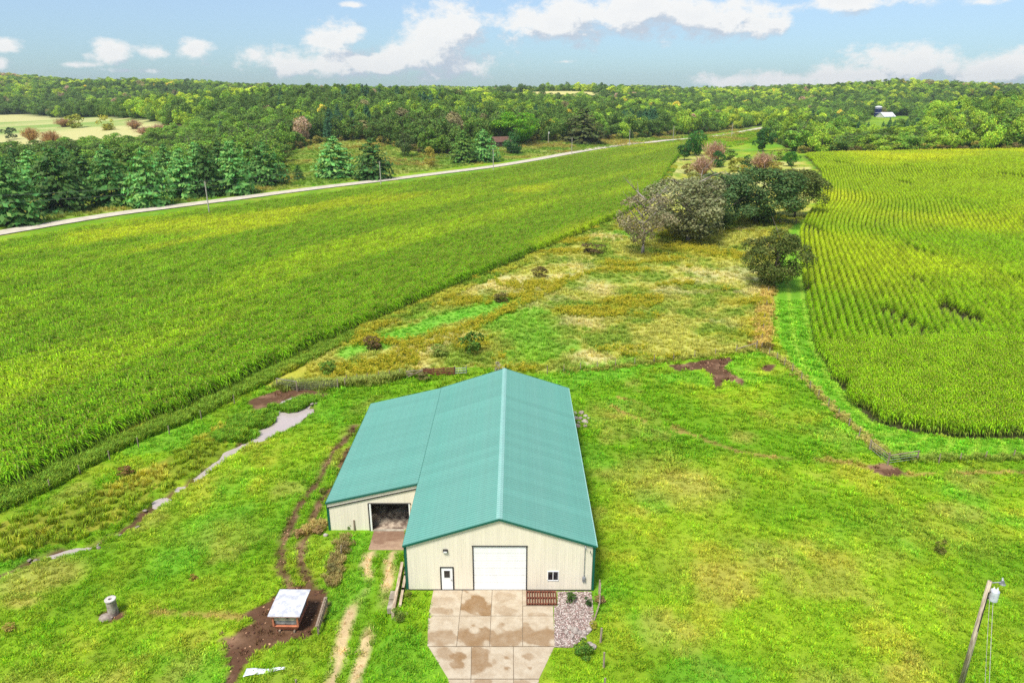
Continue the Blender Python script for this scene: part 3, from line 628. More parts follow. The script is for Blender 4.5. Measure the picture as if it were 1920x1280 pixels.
TUFT = [tuft(700+i) for i in range(5)]
ROUGH = [tuft(720+i, 34, .55, .34, .022, .6) for i in range(4)]
GOLDEN = [tuft(740+i, 34, .8, .34, .024, .4, .45) for i in range(3)]
RANK = [tuft(760+i, 40, .75, .42, .04, .55) for i in range(4)]
BARN_FOOT = [(-8.6, 44.6), (6.9, 44.7), (6.9, 75.4), (-17.2, 75.4), (-17.2, 53.6), (-8.6, 53.6)]
APRON = P2([(810, 1103), (795, 1190), (800, 1212), (845, 1290), (1008, 1290), (1042, 1215), (1108, 1205), (1112, 1100)])
PAD = P2([(698, 990), (764, 990), (764, 1034), (688, 1034)])
def clear(X, Y): return ~(inpoly(X, Y, BARN_FOOT) | inpoly(X, Y, APRON) | inpoly(X, Y, PAD))
def build_grass():
    g = np.random.default_rng(21)
    def gen(x0, x1, y0, y1, dens, keep, near=0):
        n = int((x1-x0)*(y1-y0)*dens); X, Y = g.uniform(x0, x1, n), g.uniform(y0, y1, n); Z = H(X, Y)
        k = in_view(X, Y, Z) & clear(X, Y); X, Y, Z = X[k], Y[k], Z[k]
        c, gr, mk, wet, md, ln, ww = land(X, Y); k = keep(X, Y, gr, mk, wet, md, ln, ww) & (g.random(len(X)) < gr)
        return X[k], Y[k], Z[k], c[k]
    pas = lambda X, Y, gr, mk, wet, md, ln, ww: ~md & ~ww & (gr > .05) & (wet < .3)
    parts = [gen(-48, 52, 28, 58, 11, pas), gen(-66, 66, 58, 84, 6, pas), gen(-70, 95, 84, 125, 3.0, pas)]
    sizes = [np.full(len(p[0]), s) for p, s in zip(parts, (1.0, 1.25, 1.7))]
    X, Y, Z, c = (np.concatenate([p[i] for p in parts]) for i in range(4)); sz = np.concatenate(sizes); n = len(X)
    v = g.uniform(.72, 1.30, (n, 1)); clump = fbm(X, Y, 1.1, 2); c = c*v*(1.05+.6*clump)[:, None]
    sc = sz*g.uniform(.7, 1.25, n)*(.55+.9*clump)*(1+.35*S((fbm(X+3, Y, 5)-.55)*5))
    scatter('pasture_grass', np.stack([X, Y, Z], -1), g.uniform(0, 6.28, n), np.stack([sc*1.1, sc*1.1, sc], -1), g.integers(0, 5, n), c, TUFT, 'short grazed grass covering the pasture and lane', 'grass')
    mea = lambda X, Y, gr, mk, wet, md, ln, ww: md & ~ln & (gr > .05)
    X, Y, Z, c = (np.concatenate(a) for a in zip(gen(-30, 55, 80, 135, 3.2, mea), gen(-5, 90, 135, 215, 1.2, mea))); n = len(X)
    lush = (c[:, 1] > c[:, 0]*1.9); sc = g.uniform(.6, 1.25, n)*np.where(lush, .55, 1)*(1+.5*S((Y-130)/50))
    scatter('meadow_grass', np.stack([X, Y, Z], -1), g.uniform(0, 6.28, n), sc, g.integers(0, 4, n), c*g.uniform(.95, 1.6, (n, 1)), ROUGH, 'tall dry tan and green grass in the rough meadow', 'grass')
    # goldenrod in drifts over the meadow
    n = 26000; X, Y = g.uniform(-25, 85, n), g.uniform(82, 215, n); k = inpoly(X, Y, MEADOW) & ~inpoly(X, Y, LANE); X, Y = X[k], Y[k]
    dr = fbm(X*.55+5, Y+3, 6); gb, _ = pdist(X, Y, P2([(672, 705), (740, 672), (830, 640), (930, 595), (1000, 560), (1080, 520)])); hit = (dr > .61) | (gb < 1.5)
    lushm = np.zeros(len(X), bool)
    for x0, y0, a, b, kk in LUSH: lushm |= np.hypot((X-x0)/a, (Y-y0)/b) < 1.0
    k = hit & (~lushm | (gb < 1.2)); X, Y = X[k], Y[k]; n = len(X); Z = H(X, Y); c = np.array(lin(142, 158, 34))*g.uniform(.8, 1.5, (n, 1))
    scatter('goldenrod', np.stack([X, Y, Z], -1), g.uniform(0, 6.28, n), g.uniform(.65, 1.35, n), g.integers(0, 3, n), c, GOLDEN, 'yellow flowering goldenrod in drifts across the meadow', 'goldenrod')
    # rank weeds: creek bank, along the corn, along the fences
    XS, YS, CS, SS = [], [], [], []
    def add(X, Y, base, sc): XS.append(X); YS.append(Y); CS.append(np.array(base)*g.uniform(1.05, 1.95, (len(X), 1))); SS.append(sc*g.uniform(.6, 1.3, len(X)))
    n = 6500; X, Y = g.uniform(-60, -12, n), g.uniform(38, 92, n); d, pos = pdist(X, Y, CREEK); w = np.interp(pos, range(len(CREEK_W)), CREEK_W); k = inpoly(X, Y, WEEDS) & (d > w*.8+.25); X, Y = X[k], Y[k]; f = fbm(X, Y, 5)
    add(X, Y, mixc(np.broadcast_to(np.array(lin(124, 142, 34)), (len(X), 3)), np.array(lin(164, 160, 58)), S((f-.5)*5)), .75)
    e = np.array(LEFT_EDGE); n = 9000; t = g.uniform(0, len(e)-3.01, n); i = t.astype(int); fr = (t-i)[:, None]; p = e[i]*(1-fr)+e[i+1]*fr; tv = unit(e[i+1]-e[i]); off = g.uniform(-.5, 2.6, n)[:, None]*(1.0+.6*fbm(p[:, 0], p[:, 1], 8)[:, None]); p = p+np.stack([tv[:, 1], -tv[:, 0]], -1)*off
    f = fbm(p[:, 0], p[:, 1], 7); add(p[:, 0], p[:, 1], mixc(np.broadcast_to(np.array(lin(112, 138, 40)), (n, 3)), np.array(lin(160, 160, 56)), S((f-.45)*5)), .9)
    for ln_, cc, wd, nn, sc in ((P2([(1060, 697), (1250, 677), (1380, 661), (1425, 652)]), lin(140, 142, 60), 1.0, 420, .6), (P2([(1425, 652), (1460, 672), (1500, 705), (1560, 765), (1630, 830), (1660, 855)]), lin(156, 150, 80), .7, 480, .55),
                                (P2([(1428, 655), (1432, 600), (1440, 540)]), lin(170, 150, 80), 1.2, 700, .9), (P2([(1660, 855), (1720, 862), (1920, 858)]), lin(120, 140, 50), .7, 500, .6), (P2([(520, 725), (640, 722), (700, 716), (760, 702)]), lin(128, 138, 62), 1.2, 900, .95),
                                (P2([(648, 1010), (632, 1060), (622, 1095)]), lin(136, 124, 76), .7, 200, .5), (P2([(560, 1000), (600, 985), (620, 990)]), lin(150, 134, 80), .7, 120, .55), (P2([(665, 985), (690, 990), (700, 985)]), lin(92, 128, 40), .5, 160, .9)):
        e = np.array(ln_); t = g.uniform(0, len(e)-1.001, nn); i = t.astype(int); fr = (t-i)[:, None]; p = e[i]*(1-fr)+e[i+1]*fr+g.normal(size=(nn, 2))*wd*.5; k = clear(p[:, 0], p[:, 1]); add(p[k, 0], p[k, 1], cc, sc)
    # green rushes standing in the pool and scrubby tussocks
    for u, v, ru, rv, nn in ((514, 764, 8, 4, 60), (548, 759, 22, 8, 320), (575, 748, 26, 8, 160), (470, 790, 40, 14, 500), (500, 778, 16, 12, 160), (440, 815, 40, 14, 350)):
        p0 = at(u, v); a = abs(at(u+ru, v)[0]-p0[0]); b = abs(at(u, v-rv)[1]-p0[1]); th = g.uniform(0, 6.28, nn); r = np.sqrt(g.random(nn)); add(p0[0]+a*r*np.cos(th), p0[1]+b*r*np.sin(th), lin(104, 140, 34), .7)
    X, Y, C_, s_ = (np.concatenate(a) for a in (XS, YS, CS, SS)); k = in_view(X, Y, X*0); X, Y, C_, s_ = X[k], Y[k], C_[k], s_[k]; n = len(X); Z = np.maximum(H(X, Y), base_h(X, Y)-.36)
    scatter('rank_weeds', np.stack([X, Y, Z], -1), g.uniform(0, 6.28, n), s_, g.integers(0, 4, n), C_, RANK, 'knee high weeds along the creek, corn edge and fences', 'weeds')
build_grass()
# ------------------------------------------------------------------ trees
G_PINE, G_OAK, G_BACK = 'pines along the gravel road', 'trees in the meadow grove', 'broadleaf trees in the woods'
PINE_C = [(98, 144, 70), (120, 172, 88), (78, 114, 54), (100, 134, 56)]
def pines():
    rows = [(283, 386, 276, 70, 1, 'bluish green pine with layered boughs, lowest and nearest the gravel road'), (347, 371, 277, 60, 1, 'bluish green pine just behind the roadside pine'),
            (117, 396, 277, 84, 2, 'broad dark green pine with ragged sides beside the gravel road'), (213, 384, 282, 74, 0, 'dark pine between the broad ragged pine and the bluish pines'),
            (33, 421, 300, 92, 0, 'wide spreading dark conifer on the verge at the end of the pine row'), (393, 368, 272, 52, 2, 'slim dark pine behind the first roadside utility pole'),
            (443, 364, 262, 66, 1, 'tall bluish green pine past the slim dark pine'), (500, 347, 266, 60, 0, 'last dark pine of the roadside row, beside the open slope'),
            (560, 338, 309, 17, 2, 'young knee-wide conifer standing alone on the grassy slope'), (630, 333, 255, 72, 1, 'big bluish green pine standing in a pair on the open slope'),
            (700, 336, 258, 62, 2, 'darker pine of the pair on the open slope, beside a utility pole'), (870, 306, 243, 46, 3, 'dark pine in front of the brown roofed cabin'), (907, 303, 242, 46, 1, 'green pine close beside the brown roofed cabin'),
            (1093, 268, 203, 66, 4, 'large dull olive conifer at the edge of the woods above the road')]
    for i, (x, by, ty, w, c, lab) in enumerate(rows):
        p, h, ww = size_from_px(x, by, ty, w); col = (94, 104, 56) if c == 4 else PINE_C[c]
        plant('pine_tree', p, h, ww*1.2, CONE[i % 5], CTRUNK, tint(*col, .1), lab, 'pine', G_PINE)
    for i, (x, by, ty, w) in enumerate([(8, 372, 285, 60), (70, 366, 280, 62), (160, 362, 276, 60), (250, 355, 272, 56), (318, 352, 270, 52), (375, 348, 266, 50), (418, 345, 264, 48), (470, 340, 264, 50), (130, 348, 274, 50), (205, 345, 270, 50), (40, 350, 276, 50)]):
        p, h, ww = size_from_px(x, by, ty, w)
        plant('pine_tree', p, h, ww*1.25, CONE[(i*2+1) % 5], CTRUNK, tint(*PINE_C[i % 4], .15), 'dark green pine in the second row behind the roadside pines', 'pine', 'second row of pines')
pines()
def grove():
    for (x, by, ty, w, cr, tr, col, nm, lab) in [
        (1205, 476, 350, 135, SPARSE[0], TRUNK_BARE[0], (150, 142, 108), 'tree', 'half dead greyish tree with thin leaves and a leaning bare trunk'),
        (1290, 453, 322, 185, HERO2[0], TRUNK_BARE[1], (142, 146, 102), 'tree', 'large pale grey green tree with two bare trunks in the meadow grove'),
        (1350, 430, 318, 150, HERO2[1], TRUNKS[0], (92, 120, 70), 'tree', 'dark blue green tree behind the pale grey green tree'),
        (1415, 420, 305, 180, HERO2[2], TRUNKS[1], (88, 116, 62), 'tree', 'widest dark green tree at the middle of the meadow grove'),
        (1490, 408, 310, 112, HERO2[3], TRUNKS[2], (104, 116, 56), 'tree', 'olive brown tree of the grove leaning over the corn rows'),
        (1450, 541, 425, 122, HERO2[1], TRUNKS[0], (100, 112, 52), 'tree', 'round olive tree standing alone beside the grass lane'),
        (1482, 312, 281, 32, HERO[2], TRUNKS[1], (78, 132, 48), 'tree', 'small round bright green tree at the corner of the hillside corn'),
        (760, 294, 247, 42, BROAD[1], TRUNKS[2], (92, 112, 60), 'tree', 'orchard sized round tree alone on the bright grass slope'),
        (807, 314, 273, 27, BROAD[2], TRUNKS[0], (176, 164, 70), 'tree', 'small yellowing tree on the bright grass slope'),
        (963, 288, 240, 50, BROAD[3], TRUNKS[1], (72, 118, 60), 'tree', 'compact dark green tree on the lawn beside the cabin'),
        (968, 268, 202, 110, HERO[1], TRUNKS[1], (116, 168, 40), 'tree', 'huge bright lime green tree towering behind the cabin'),
        (1305, 292, 239, 52, BROAD[4], TRUNKS[1], (72, 122, 48), 'tree', 'bushy green tree at the end of the brush strip by the road'), (1283, 300, 262, 34, BROAD[5], TRUNKS[1], (58, 100, 44), 'tree', 'small dark tree at the corn end of the brush strip'),
        (1430, 284, 236, 50, BROAD[0], TRUNKS[2], (66, 108, 46), 'tree', 'dense dark green tree at the far end of the brush strip'), (1346, 314, 281, 36, BROAD[6], TRUNKS[0], (56, 104, 44), 'tree', 'small dark green tree between the bare pinkish bushes'),
        (1400, 318, 288, 36, BROAD[7], TRUNKS[0], (60, 100, 44), 'tree', 'low dark green tree next to the leafless bush')]:
        p, h, ww = size_from_px(x, by, ty, w); plant(nm, p, h, ww*1.08, cr, tr, tint(*col), lab, 'tree', None)
    for i, (x, by, ty, w, bare, col, lab) in enumerate([(1338, 302, 261, 50, 1, (186, 152, 128), 'leafless pinkish bush below the bushy green tree'), (1316, 330, 288, 50, 1, (178, 148, 126), 'leafless pinkish brown bush beside the corn edge in the brush strip'),
        (1428, 320, 281, 50, 1, (184, 152, 126), 'leafless reddish grey bush beside the hillside corn'), (1378, 322, 290, 44, 0, (156, 160, 64), 'yellow green bush in the middle of the brush strip'), (1365, 300, 276, 40, 0, (104, 132, 56), 'mid green bush in the brush strip'),
        (1460, 300, 276, 40, 0, (124, 132, 62), 'dull green bush at the foot of the dense dark tree'), (1290, 326, 304, 34, 0, (150, 138, 72), 'brownish green bush by the corner of the left corn'), (1455, 322, 300, 46, 0, (150, 140, 60), 'yellow brown bush near the small round tree'),
        (1300, 342, 320, 40, 0, (140, 146, 70), 'pale green bush behind the meadow grove'), (1400, 334, 306, 40, 0, (170, 160, 70), 'yellow bush just behind the meadow grove'),
        (886, 664, 618, 62, 0, (92, 124, 44), 'rounded leafy green bush in the meadow behind the barn'), (700, 655, 628, 52, 0, (112, 92, 58), 'brown weedy bush beside the bright strip in the meadow'), (940, 566, 546, 42, 0, (120, 112, 60), 'brown green bush on the old ditch in the meadow'),
        (1112, 476, 452, 60, 0, (104, 88, 58), 'low dark brown bush near the half dead tree'), (1010, 520, 496, 44, 0, (122, 110, 60), 'brown bush on the corn side of the meadow'), (826, 668, 644, 50, 0, (132, 150, 64), 'pale green bush beside the rounded leafy bush'),
        (236, 893, 872, 38, 0, (134, 104, 62), 'brown weedy clump on the strip between creek and corn'), (1762, 1036, 1010, 30, 0, (116, 118, 52), 'dark thistle clump alone in the right hand pasture'), (614, 700, 672, 46, 0, (110, 146, 50), 'light green bush behind the hog panel'),
        (1440, 655, 642, 36, 0, (104, 96, 44), 'dark weedy clump at the corner gate'), (1570, 784, 772, 18, 0, (176, 156, 92), 'tan weed clump on the lane fence'),
        (800, 707, 694, 60, 0, (112, 108, 60), 'brown weeds under the rusty gate'), (25, 470, 452, 1, 0, (1, 1, 1), '')]):
        if not lab: continue
        p, h, ww = size_from_px(x, by, ty, w)
        o = thing('bush', lab, 'bush', (p[0], p[1], p[2]-.05), random.uniform(0, 6)); c = obj('foliage', BRUSH[i % 3] if bare else SHRUB[i % 4], o, scale=(ww, ww, h)); c.color = (*tint(*col), 1)
    # valley brush far left
    for i, (x, by, ty, w, bare, col, lab) in enumerate([(143, 240, 211, 46, 0, (160, 166, 62), 'yellow green bush in the far valley meadow'), (203, 244, 212, 42, 0, (166, 168, 60), 'rounder yellow green bush in the far valley meadow'),
        (122, 238, 220, 40, 1, (176, 146, 112), 'bare tan brush beside the yellow green valley bush'), (253, 242, 222, 34, 1, (178, 148, 122), 'bare pinkish brush at the wood edge in the valley'), (60, 266, 236, 36, 1, (180, 146, 96), 'bare orange brush at the near end of the valley'),
        (98, 272, 242, 40, 1, (176, 140, 96), 'bare brown brush next to the orange brush'), (20, 262, 236, 34, 0, (84, 104, 70), 'dark green bush in the near valley'), (275, 254, 236, 44, 1, (182, 154, 128), 'low bare brush strip end near the woods'), (330, 252, 232, 46, 1, (180, 150, 124), 'low bare brush against the woods'), (300, 250, 231, 40, 1, (186, 158, 132), 'low bare brush in the middle of the strip')]):
        p, h, ww = size_from_px(x, by, ty, w); o = thing('bush', lab, 'bush', (p[0], p[1], p[2]-.05), 1.3*i); c = obj('foliage', BRUSH[i % 3] if bare else SHRUB[i % 4], o, scale=(ww, ww, h)); c.color = (*tint(*col), 1)
grove()
TONE = ['dark green', 'mid green', 'bright green', 'yellow green', 'golden', 'bluish green', 'dull brownish', 'bare pinkish']
def forest():
    g = np.random.default_rng(31); XS, YS = [], []
    y = 200.
    while y < 3300:
        st = 10.6+max(0, y-600)*.006; x = np.arange(-y*1.0-50, y*1.0+50, st); XS.append(x+g.uniform(-.38, .38, len(x))*st); YS.append(y+g.uniform(-.38, .38, len(x))*st); y += st*.92
    X, Y = np.concatenate(XS), np.concatenate(YS); Z = base_h(X, Y); k = forest_mask(X, Y) & in_view(X, Y, Z+8, 200); 
    s, d = sd_road(X, Y); X, Y, Z = X[k], Y[k], Z[k]
    rr = np.hypot(X, Y); n = len(X); u, v, _ = project(X, Y, Z)
    # trees of one stand look alike: tone from slow noise, then tree by tree
    tone = fbm(X, Y, 110, 3); one = g.random(n)
    pal = np.array([lin(*c) for c in ((90, 116, 50), (110, 142, 52), (138, 164, 52), (168, 184, 60), (196, 184, 74), (76, 104, 58), (140, 134, 92), (170, 148, 122))])
    q = np.clip((tone-.5)*7+(one-.5)*4.0+1.25, 0, 3.3).astype(int); q = np.where(one > .992, 4, q); q = np.where((one < .02), 6, q); q = np.where((one < .006), 7, q)
    q = np.where((u < 560) & (rr < 620), np.minimum(q, 1), q); q = np.where((u > 1440) & (rr < 700), np.minimum(q, 2), q)
    con = (fbm(X+70, Y, 45, 2) > .80) & (rr < 800); con |= (g.random(n) < .006) & (rr < 900)
    c = pal[q]*g.uniform(1.05, 1.8, (n, 1)); c = np.where(con[:, None], np.array(lin(66, 108, 68))*g.uniform(.9, 1.4, (n, 1)), c)
    h = g.uniform(12, 19, n)*np.where((u < 560) & (rr < 650), np.interp(u, [300, 420, 560], [.56, .75, .9]), 1); h = np.where(con, h*1.08, h); h = h*np.where((u > 1540) & (u < 1730) & (rr < 900), .78, 1)*np.where((np.abs(X-.5145*Y) < 34) & (rr > 430) & (Y < 1000), .66, 1); w = np.where(con, h*g.uniform(.42, .55, n), g.uniform(12, 20, n)*(1+np.maximum(0, rr-600)*.0003))
    order = np.argsort(rr); used = np.zeros(n, bool); nb = nc = 0
    for i in order:
        onscreen = -20 < u[i] < 1940
        if not onscreen: continue
        if con[i] and nc < 60:
            plant('conifer_tree', (X[i], Y[i], Z[i]), h[i], w[i], CONE[i % 5], CTRUNK, tuple(c[i]), 'dark conifer standing among broadleaf trees '+('behind the hillside corn' if u[i] > 1440 else 'behind the roadside pines' if u[i] < 530 else 'above the grassy slope' if u[i] < 860 else 'behind the cabin and road'), 'conifer', 'conifers in the woods'); nc += 1; used[i] = True
        elif not con[i] and nb < 280:
            right = u[i] > 1440
            plant('woodland_tree', (X[i], Y[i], Z[i]), h[i], w[i]*(1.1 if right else 1), BROAD[i % 8], TRUNKS[i % 3], tuple(c[i]),
                  TONE[q[i]]+' broadleaf tree '+('in the wood behind the hillside corn' if right else 'of the wood behind the roadside pines' if u[i] < 530 else 'of the wood above the grassy slope' if u[i] < 860 else 'of the wood behind the cabin' if u[i] < 1090 else 'of the wood along the straight of the road'), 'tree', 'trees of the wood behind the hillside corn' if right else 'trees of the wood beyond the gravel road'); nb += 1; used[i] = True
        if nb >= 280 and nc >= 60: break
    k = ~used; m = k.sum(); idx = np.where(con[k], 8+np.arange(m) % 5, np.arange(m) % 8)
    scatter('woods', np.stack([X[k], Y[k], Z[k]-.2], -1), g.uniform(0, 6.28, m), np.stack([w[k], w[k], h[k]], -1), idx, c[k], BROAD_I+CONE_I, 'far broadleaf woods covering the hills to the horizon', 'woods')
    # understorey along the wood edge hides the trunks
    print('forest', n, m)
forest()
# ------------------------------------------------------------------ the barn
BX, BY, BYAW = -.954, 45.034, -.0037
BW, BL, HE, HR, LW, LS, HL, ZL, OH = 14.59, 29.77, 4.23, 6.63, 8.39, 8.97, 2.2, -.80, .10
def panelmat(name, c, streak, rough=.42, metal=.0, spec=.5, rnd=.04):
    m, N = mat(name); tc = N.n('ShaderNodeTexCoord').outputs['Object']
    st = N.noise(N.n('ShaderNodeMapping', {0: tc, 'Scale': streak}).outputs[0], 2.2, 5, .6); n2 = N.noise(tc, .6, 4)
    rv = N.n('ShaderNodeObjectInfo').outputs['Random']
    col = N.n('ShaderNodeHueSaturation', {'Color': (*c, 1), 'Saturation': N.m('ADD', .86, N.m('MULTIPLY', n2, .26)), 'Value': N.m('ADD', N.m('ADD', .84, N.m('MULTIPLY', st, .28)), N.m('MULTIPLY', rv, rnd))}).outputs[0]
    return finish(m, N, col, N.m('ADD', rough-.08, N.m('MULTIPLY', st, .2)), metal, spec=spec)
M_ROOF = panelmat('teal_steel_roof', lin(103, 156, 144), (3, .25, 1), .55, 0, .3, .10)
M_ROOFCAP = panelmat('teal_ridge_steel', lin(140, 184, 174), (1, .3, 1))
M_WALL = panelmat('cream_steel_siding', lin(232, 222, 200), (1, 1, .12), .5)
M_GREEN = panelmat('dark_green_trim', lin(22, 92, 76), (1, 1, .2), .45)
M_WHITE = panelmat('white_paint', lin(238, 238, 234), (1, 1, .2), .5)
M_DARK = simple('dark_rubber', lin(44, 42, 40), lin(60, 58, 54), 5, .8)
M_GLASS, N = mat('window_glass'); finish(M_GLASS, N, lin(30, 33, 38), .05, 0, spec=.8)
M_GREY = simple('grey_metal', lin(150, 152, 152), lin(120, 122, 122), 4, .5, .4)
M_CONC = simple('concrete_curb', lin(178, 168, 150), lin(140, 130, 114), 1.5, .9, bump=.01)
M_WOOD = simple('weathered_wood', lin(158, 142, 122), lin(112, 98, 84), 2.2, .9, bump=.01, stretch=(1, 6, 6), rnd=.14)
M_WOODV = simple('weathered_post_wood', lin(162, 146, 124), lin(112, 98, 84), 2.2, .9, bump=.01, stretch=(6, 6, .7), rnd=.14)
M_WIREF = simple('weathered_wire', lin(140, 136, 126), lin(112, 108, 98), 3, .7, .2)
M_RUST = simple('rusty_steel', lin(128, 72, 50), lin(92, 56, 44), 5, .85, .1)
M_GALV = simple('galvanised_steel', lin(186, 188, 190), lin(150, 154, 158), 3, .45, .5)
RIB = [(0, 0), (.05, 0), (.065, 1), (.115, 1), (.13, 0)]                 # one rib per 0.3048 m
def ribbed(x0, x1, off=0.):
    """x positions and relief of ribbed sheet between x0 and x1"""
    pts = []; k = math.floor((x0-off)/.3048)-1
    while off+k*.3048 < x1+.3:
        pts += [(off+k*.3048+a, b) for a, b in RIB]; k += 1
    xs = np.array([p[0] for p in pts]); zs = np.array([p[1] for p in pts])
    inside = [(x, z) for x, z in pts if x0+.004 < x < x1-.004]
    return [(x0, float(np.interp(x0, xs, zs)))]+inside+[(x1, float(np.interp(x1, xs, zs)))]
def wall_panel(parent, a, b, bot, topf, place, m=M_WALL, name='siding_panel', rel=.008, thick=.10):
    """solid sheet of ribbed siding between a and b; place(along, out, z) -> local point"""
    prof = ribbed(a, b); n = len(prof); vs = []
    for x, r in prof: vs += [place(x, r*rel, bot), place(x, r*rel, topf(x))]
    vs += [place(a, -thick, bot), place(a, -thick, topf(a)), place(b, -thick, bot), place(b, -thick, topf(b))]
    k = 2*n; fs = [(2*i, 2*i+2, 2*i+3, 2*i+1) for i in range(n-1)]+[(k, k+1, k+3, k+2), (0, 1, k+1, k), (2*n-2, k+2, k+3, 2*n-1)]
    mb = MB(); mb.add(vs, fs); o = mb.build(name, m, parent)
    return o
def wall(parent, a, b, bot, topf, place, openings=()):
    cuts = sorted(set([a, b]+[x for o in openings for x in o[:2] if a < x < b])); x = math.ceil(a/.9144)*.9144
    while x < b-.05:
        if all(abs(x-c) > .12 for c in cuts): cuts.append(x)
        x += .9144
    cuts.sort()
    for p, q in zip(cuts[:-1], cuts[1:]):
        mid = (p+q)/2; segs = [(bot, None)]
        for (o0, o1, z0, z1) in openings:
            if o0-.01 < mid < o1+.01:
                segs = ([(bot, z0)] if z0 > bot+.05 else [])+[(z1, None)]
        for z0, z1 in segs:
            wall_panel(parent, p+.001, q-.001, z0, (lambda x, z1=z1: z1) if z1 is not None else topf, place)
def build_barn():
    B = thing('barn', 'cream metal pole barn with teal ribbed roof and lean-to shed on one side', 'barn', (BX, BY, 0), BYAW)
    h = BW/2; sl = (HR-HE)/h; sl2 = (HE-HL)/LW
    gable = lambda x: HR-.03-sl*abs(x); lean = lambda x: HE-.04-sl2*(-h-x)
    front = lambda v: (lambda u, o, z: (u, v-o, z)); side_r = lambda u: (lambda v, o, z: (u+o, v, z)); side_l = lambda u: (lambda v, o, z: (u-o, v, z)); back = lambda v: (lambda u, o, z: (u, v+o, z))
    DOOR, MAN, WIN, OPEN = (-2.06, 2.09, .0, 4.10), (-4.60, -3.60, .0, 2.16), (3.72, 4.56, .97, 1.80), (-11.75, -8.35, ZL, 2.05)
    wall(B, -h, h, .08, gable, front(0), (DOOR, MAN, WIN)); wall(B, -h, h, .08, gable, back(BL))
    wall(B, 0, BL, .08, lambda v: HE-.02, side_r(h)); wall(B, 0, LS, .08, lambda v: HE-.02, side_l(-h)); wall(B, LS, BL, ZL, lambda v: HE-.25, side_l(-h))
    wall(B, -h-LW, -h-.03, ZL+.05, lambda x: lean(x)-.52, front(LS), (OPEN,)); wall(B, -h-LW, -h-.03, ZL, lean, back(BL)); wall(B, LS, BL, ZL, lambda v: HL-.06, side_l(-h-LW))
    # roof: ribbed sheets 0.914 m wide, ridge to eave
    def sheet(name, length, run_x, x_hi, z_hi, slope, m):
        """one sheet, falling towards +x from (x_hi, z_hi), 0.914 wide in y"""
        prof = ribbed(0, .9144); vs = []; n = len(prof); hi, lo = (x_hi, z_hi), (x_hi+run_x, z_hi-slope*abs(run_x))
        for y, r in prof: vs += [(hi[0], y, hi[1]+r*.065), (lo[0], y, lo[1]+r*.065)]
        vs += [(hi[0], 0, hi[1]-.06), (lo[0], 0, lo[1]-.06), (hi[0], .9144, hi[1]-.06), (lo[0], .9144, lo[1]-.06)]
        k = 2*n; fs = [(2*i, 2*i+1, 2*i+3, 2*i+2) for i in range(n-1)]+[(k, k+2, k+3, k+1), (1, k+1, k+3, 2*n-1), (0, 2*n-2, k+2, k), (0, k, k+1, 1), (2*n-2, 2*n-1, k+3, k+2)]
        if run_x < 0: fs = [f[::-1] for f in fs]
        mb = MB(); mb.add(vs, fs); return mb.mesh(name, m)
    r_me = sheet('roof_panel', 0, h+OH, .02, HR, sl, M_ROOF); l_me = sheet('roof_panel', 0, -h-OH, -.02, HR, sl, M_ROOF); le_me = sheet('roof_panel', 0, -LW-OH+.15, -h-.12, HE-.045, sl2, M_ROOF)
    n = int((BL+2*OH)/.9144)+1; w = (BL+2*OH)/n
    for i in range(n):
        y = -OH+i*w
        for me, lo in ((r_me, -1), (l_me, -1), (le_me, LS-OH)):
            if y < lo-.3: continue
            obj('roof_panel', me, B, (0, y+.001, 0), scale=(1, (w-.002)/.9144, 1))
    cap = MB(); cap.add([(-.24, -OH-.02, HR-.24*sl+.05), (0, -OH-.02, HR+.06), (.24, -OH-.02, HR-.24*sl+.05), (-.24, BL+OH+.02, HR-.24*sl+.05), (0, BL+OH+.02, HR+.06), (.24, BL+OH+.02, HR-.24*sl+.05), (0, -OH-.02, HR-.04), (0, BL+OH+.02, HR-.04)],
        [(0, 1, 4, 3), (1, 2, 5, 4), (0, 6, 2, 1), (3, 4, 5, 7), (0, 3, 7, 6), (2, 6, 7, 5)]); cap.build('ridge_cap', M_ROOFCAP, B)
    def bar(name, p, q, wd, ht, m, par=B):
        p, q = Vector(p), Vector(q); d = (q-p); M = d.to_track_quat('Y', 'Z').to_matrix(); mb = MB(); mb.box((0, 0, 0), (wd, d.length, ht), 0, 0, M); mb.v = [tuple(Vector(v)+(p+q)/2) for v in mb.v]; return mb.build(name, m, par)
    for v, s in ((-OH-.04, 1), (BL+OH+.04, 1)):                       # dark trim along the gable ends
        for sg in (-1, 1): bar('rake_trim', (0, v, HR-.07), (sg*(h+OH+.02), v, HE-sl*OH-.07), .07, .16, M_GREEN)
    bar('rake_trim', (-h-.16, LS-OH-.04, HE-.13), (-h-LW-OH, LS-OH-.04, HL-.09), .07, .15, M_GREEN)
    lx = lambda x, dz: (x, LS-.03, lean(x)+dz)
    bar('fascia', (-h-.05, LS-.035, lean(-h-.05)-.28), (-h-LW, LS-.035, lean(-h-LW)-.28), .05, .34, M_WALL); bar('track_rail', (-h-.05, LS-.06, lean(-h-.05)-.50), (-h-LW, LS-.06, lean(-h-LW)-.50), .09, .09, M_DARK)
    bar('eave_gutter', (h+OH+.06, -OH, HE-sl*OH-.06), (h+OH+.06, BL+OH, HE-sl*OH-.06), .09, .10, M_ROOFCAP)
    bar('eave_trim', (-h-OH-.02, -OH, HE-sl*OH-.07), (-h-OH-.02, LS-OH-.1, HE-sl*OH-.07), .05, .12, M_GREEN)
    bar('eave_trim', (-h-LW-OH-.0, LS-OH, HL-.10), (-h-LW-OH-.0, BL+OH, HL-.10), .05, .12, M_GREEN)
    bar('roof_seam', (-h-OH-.01, LS-OH, HE-.012), (-h-OH-.01, BL+OH, HE-.012), .05, .03, M_GREEN)
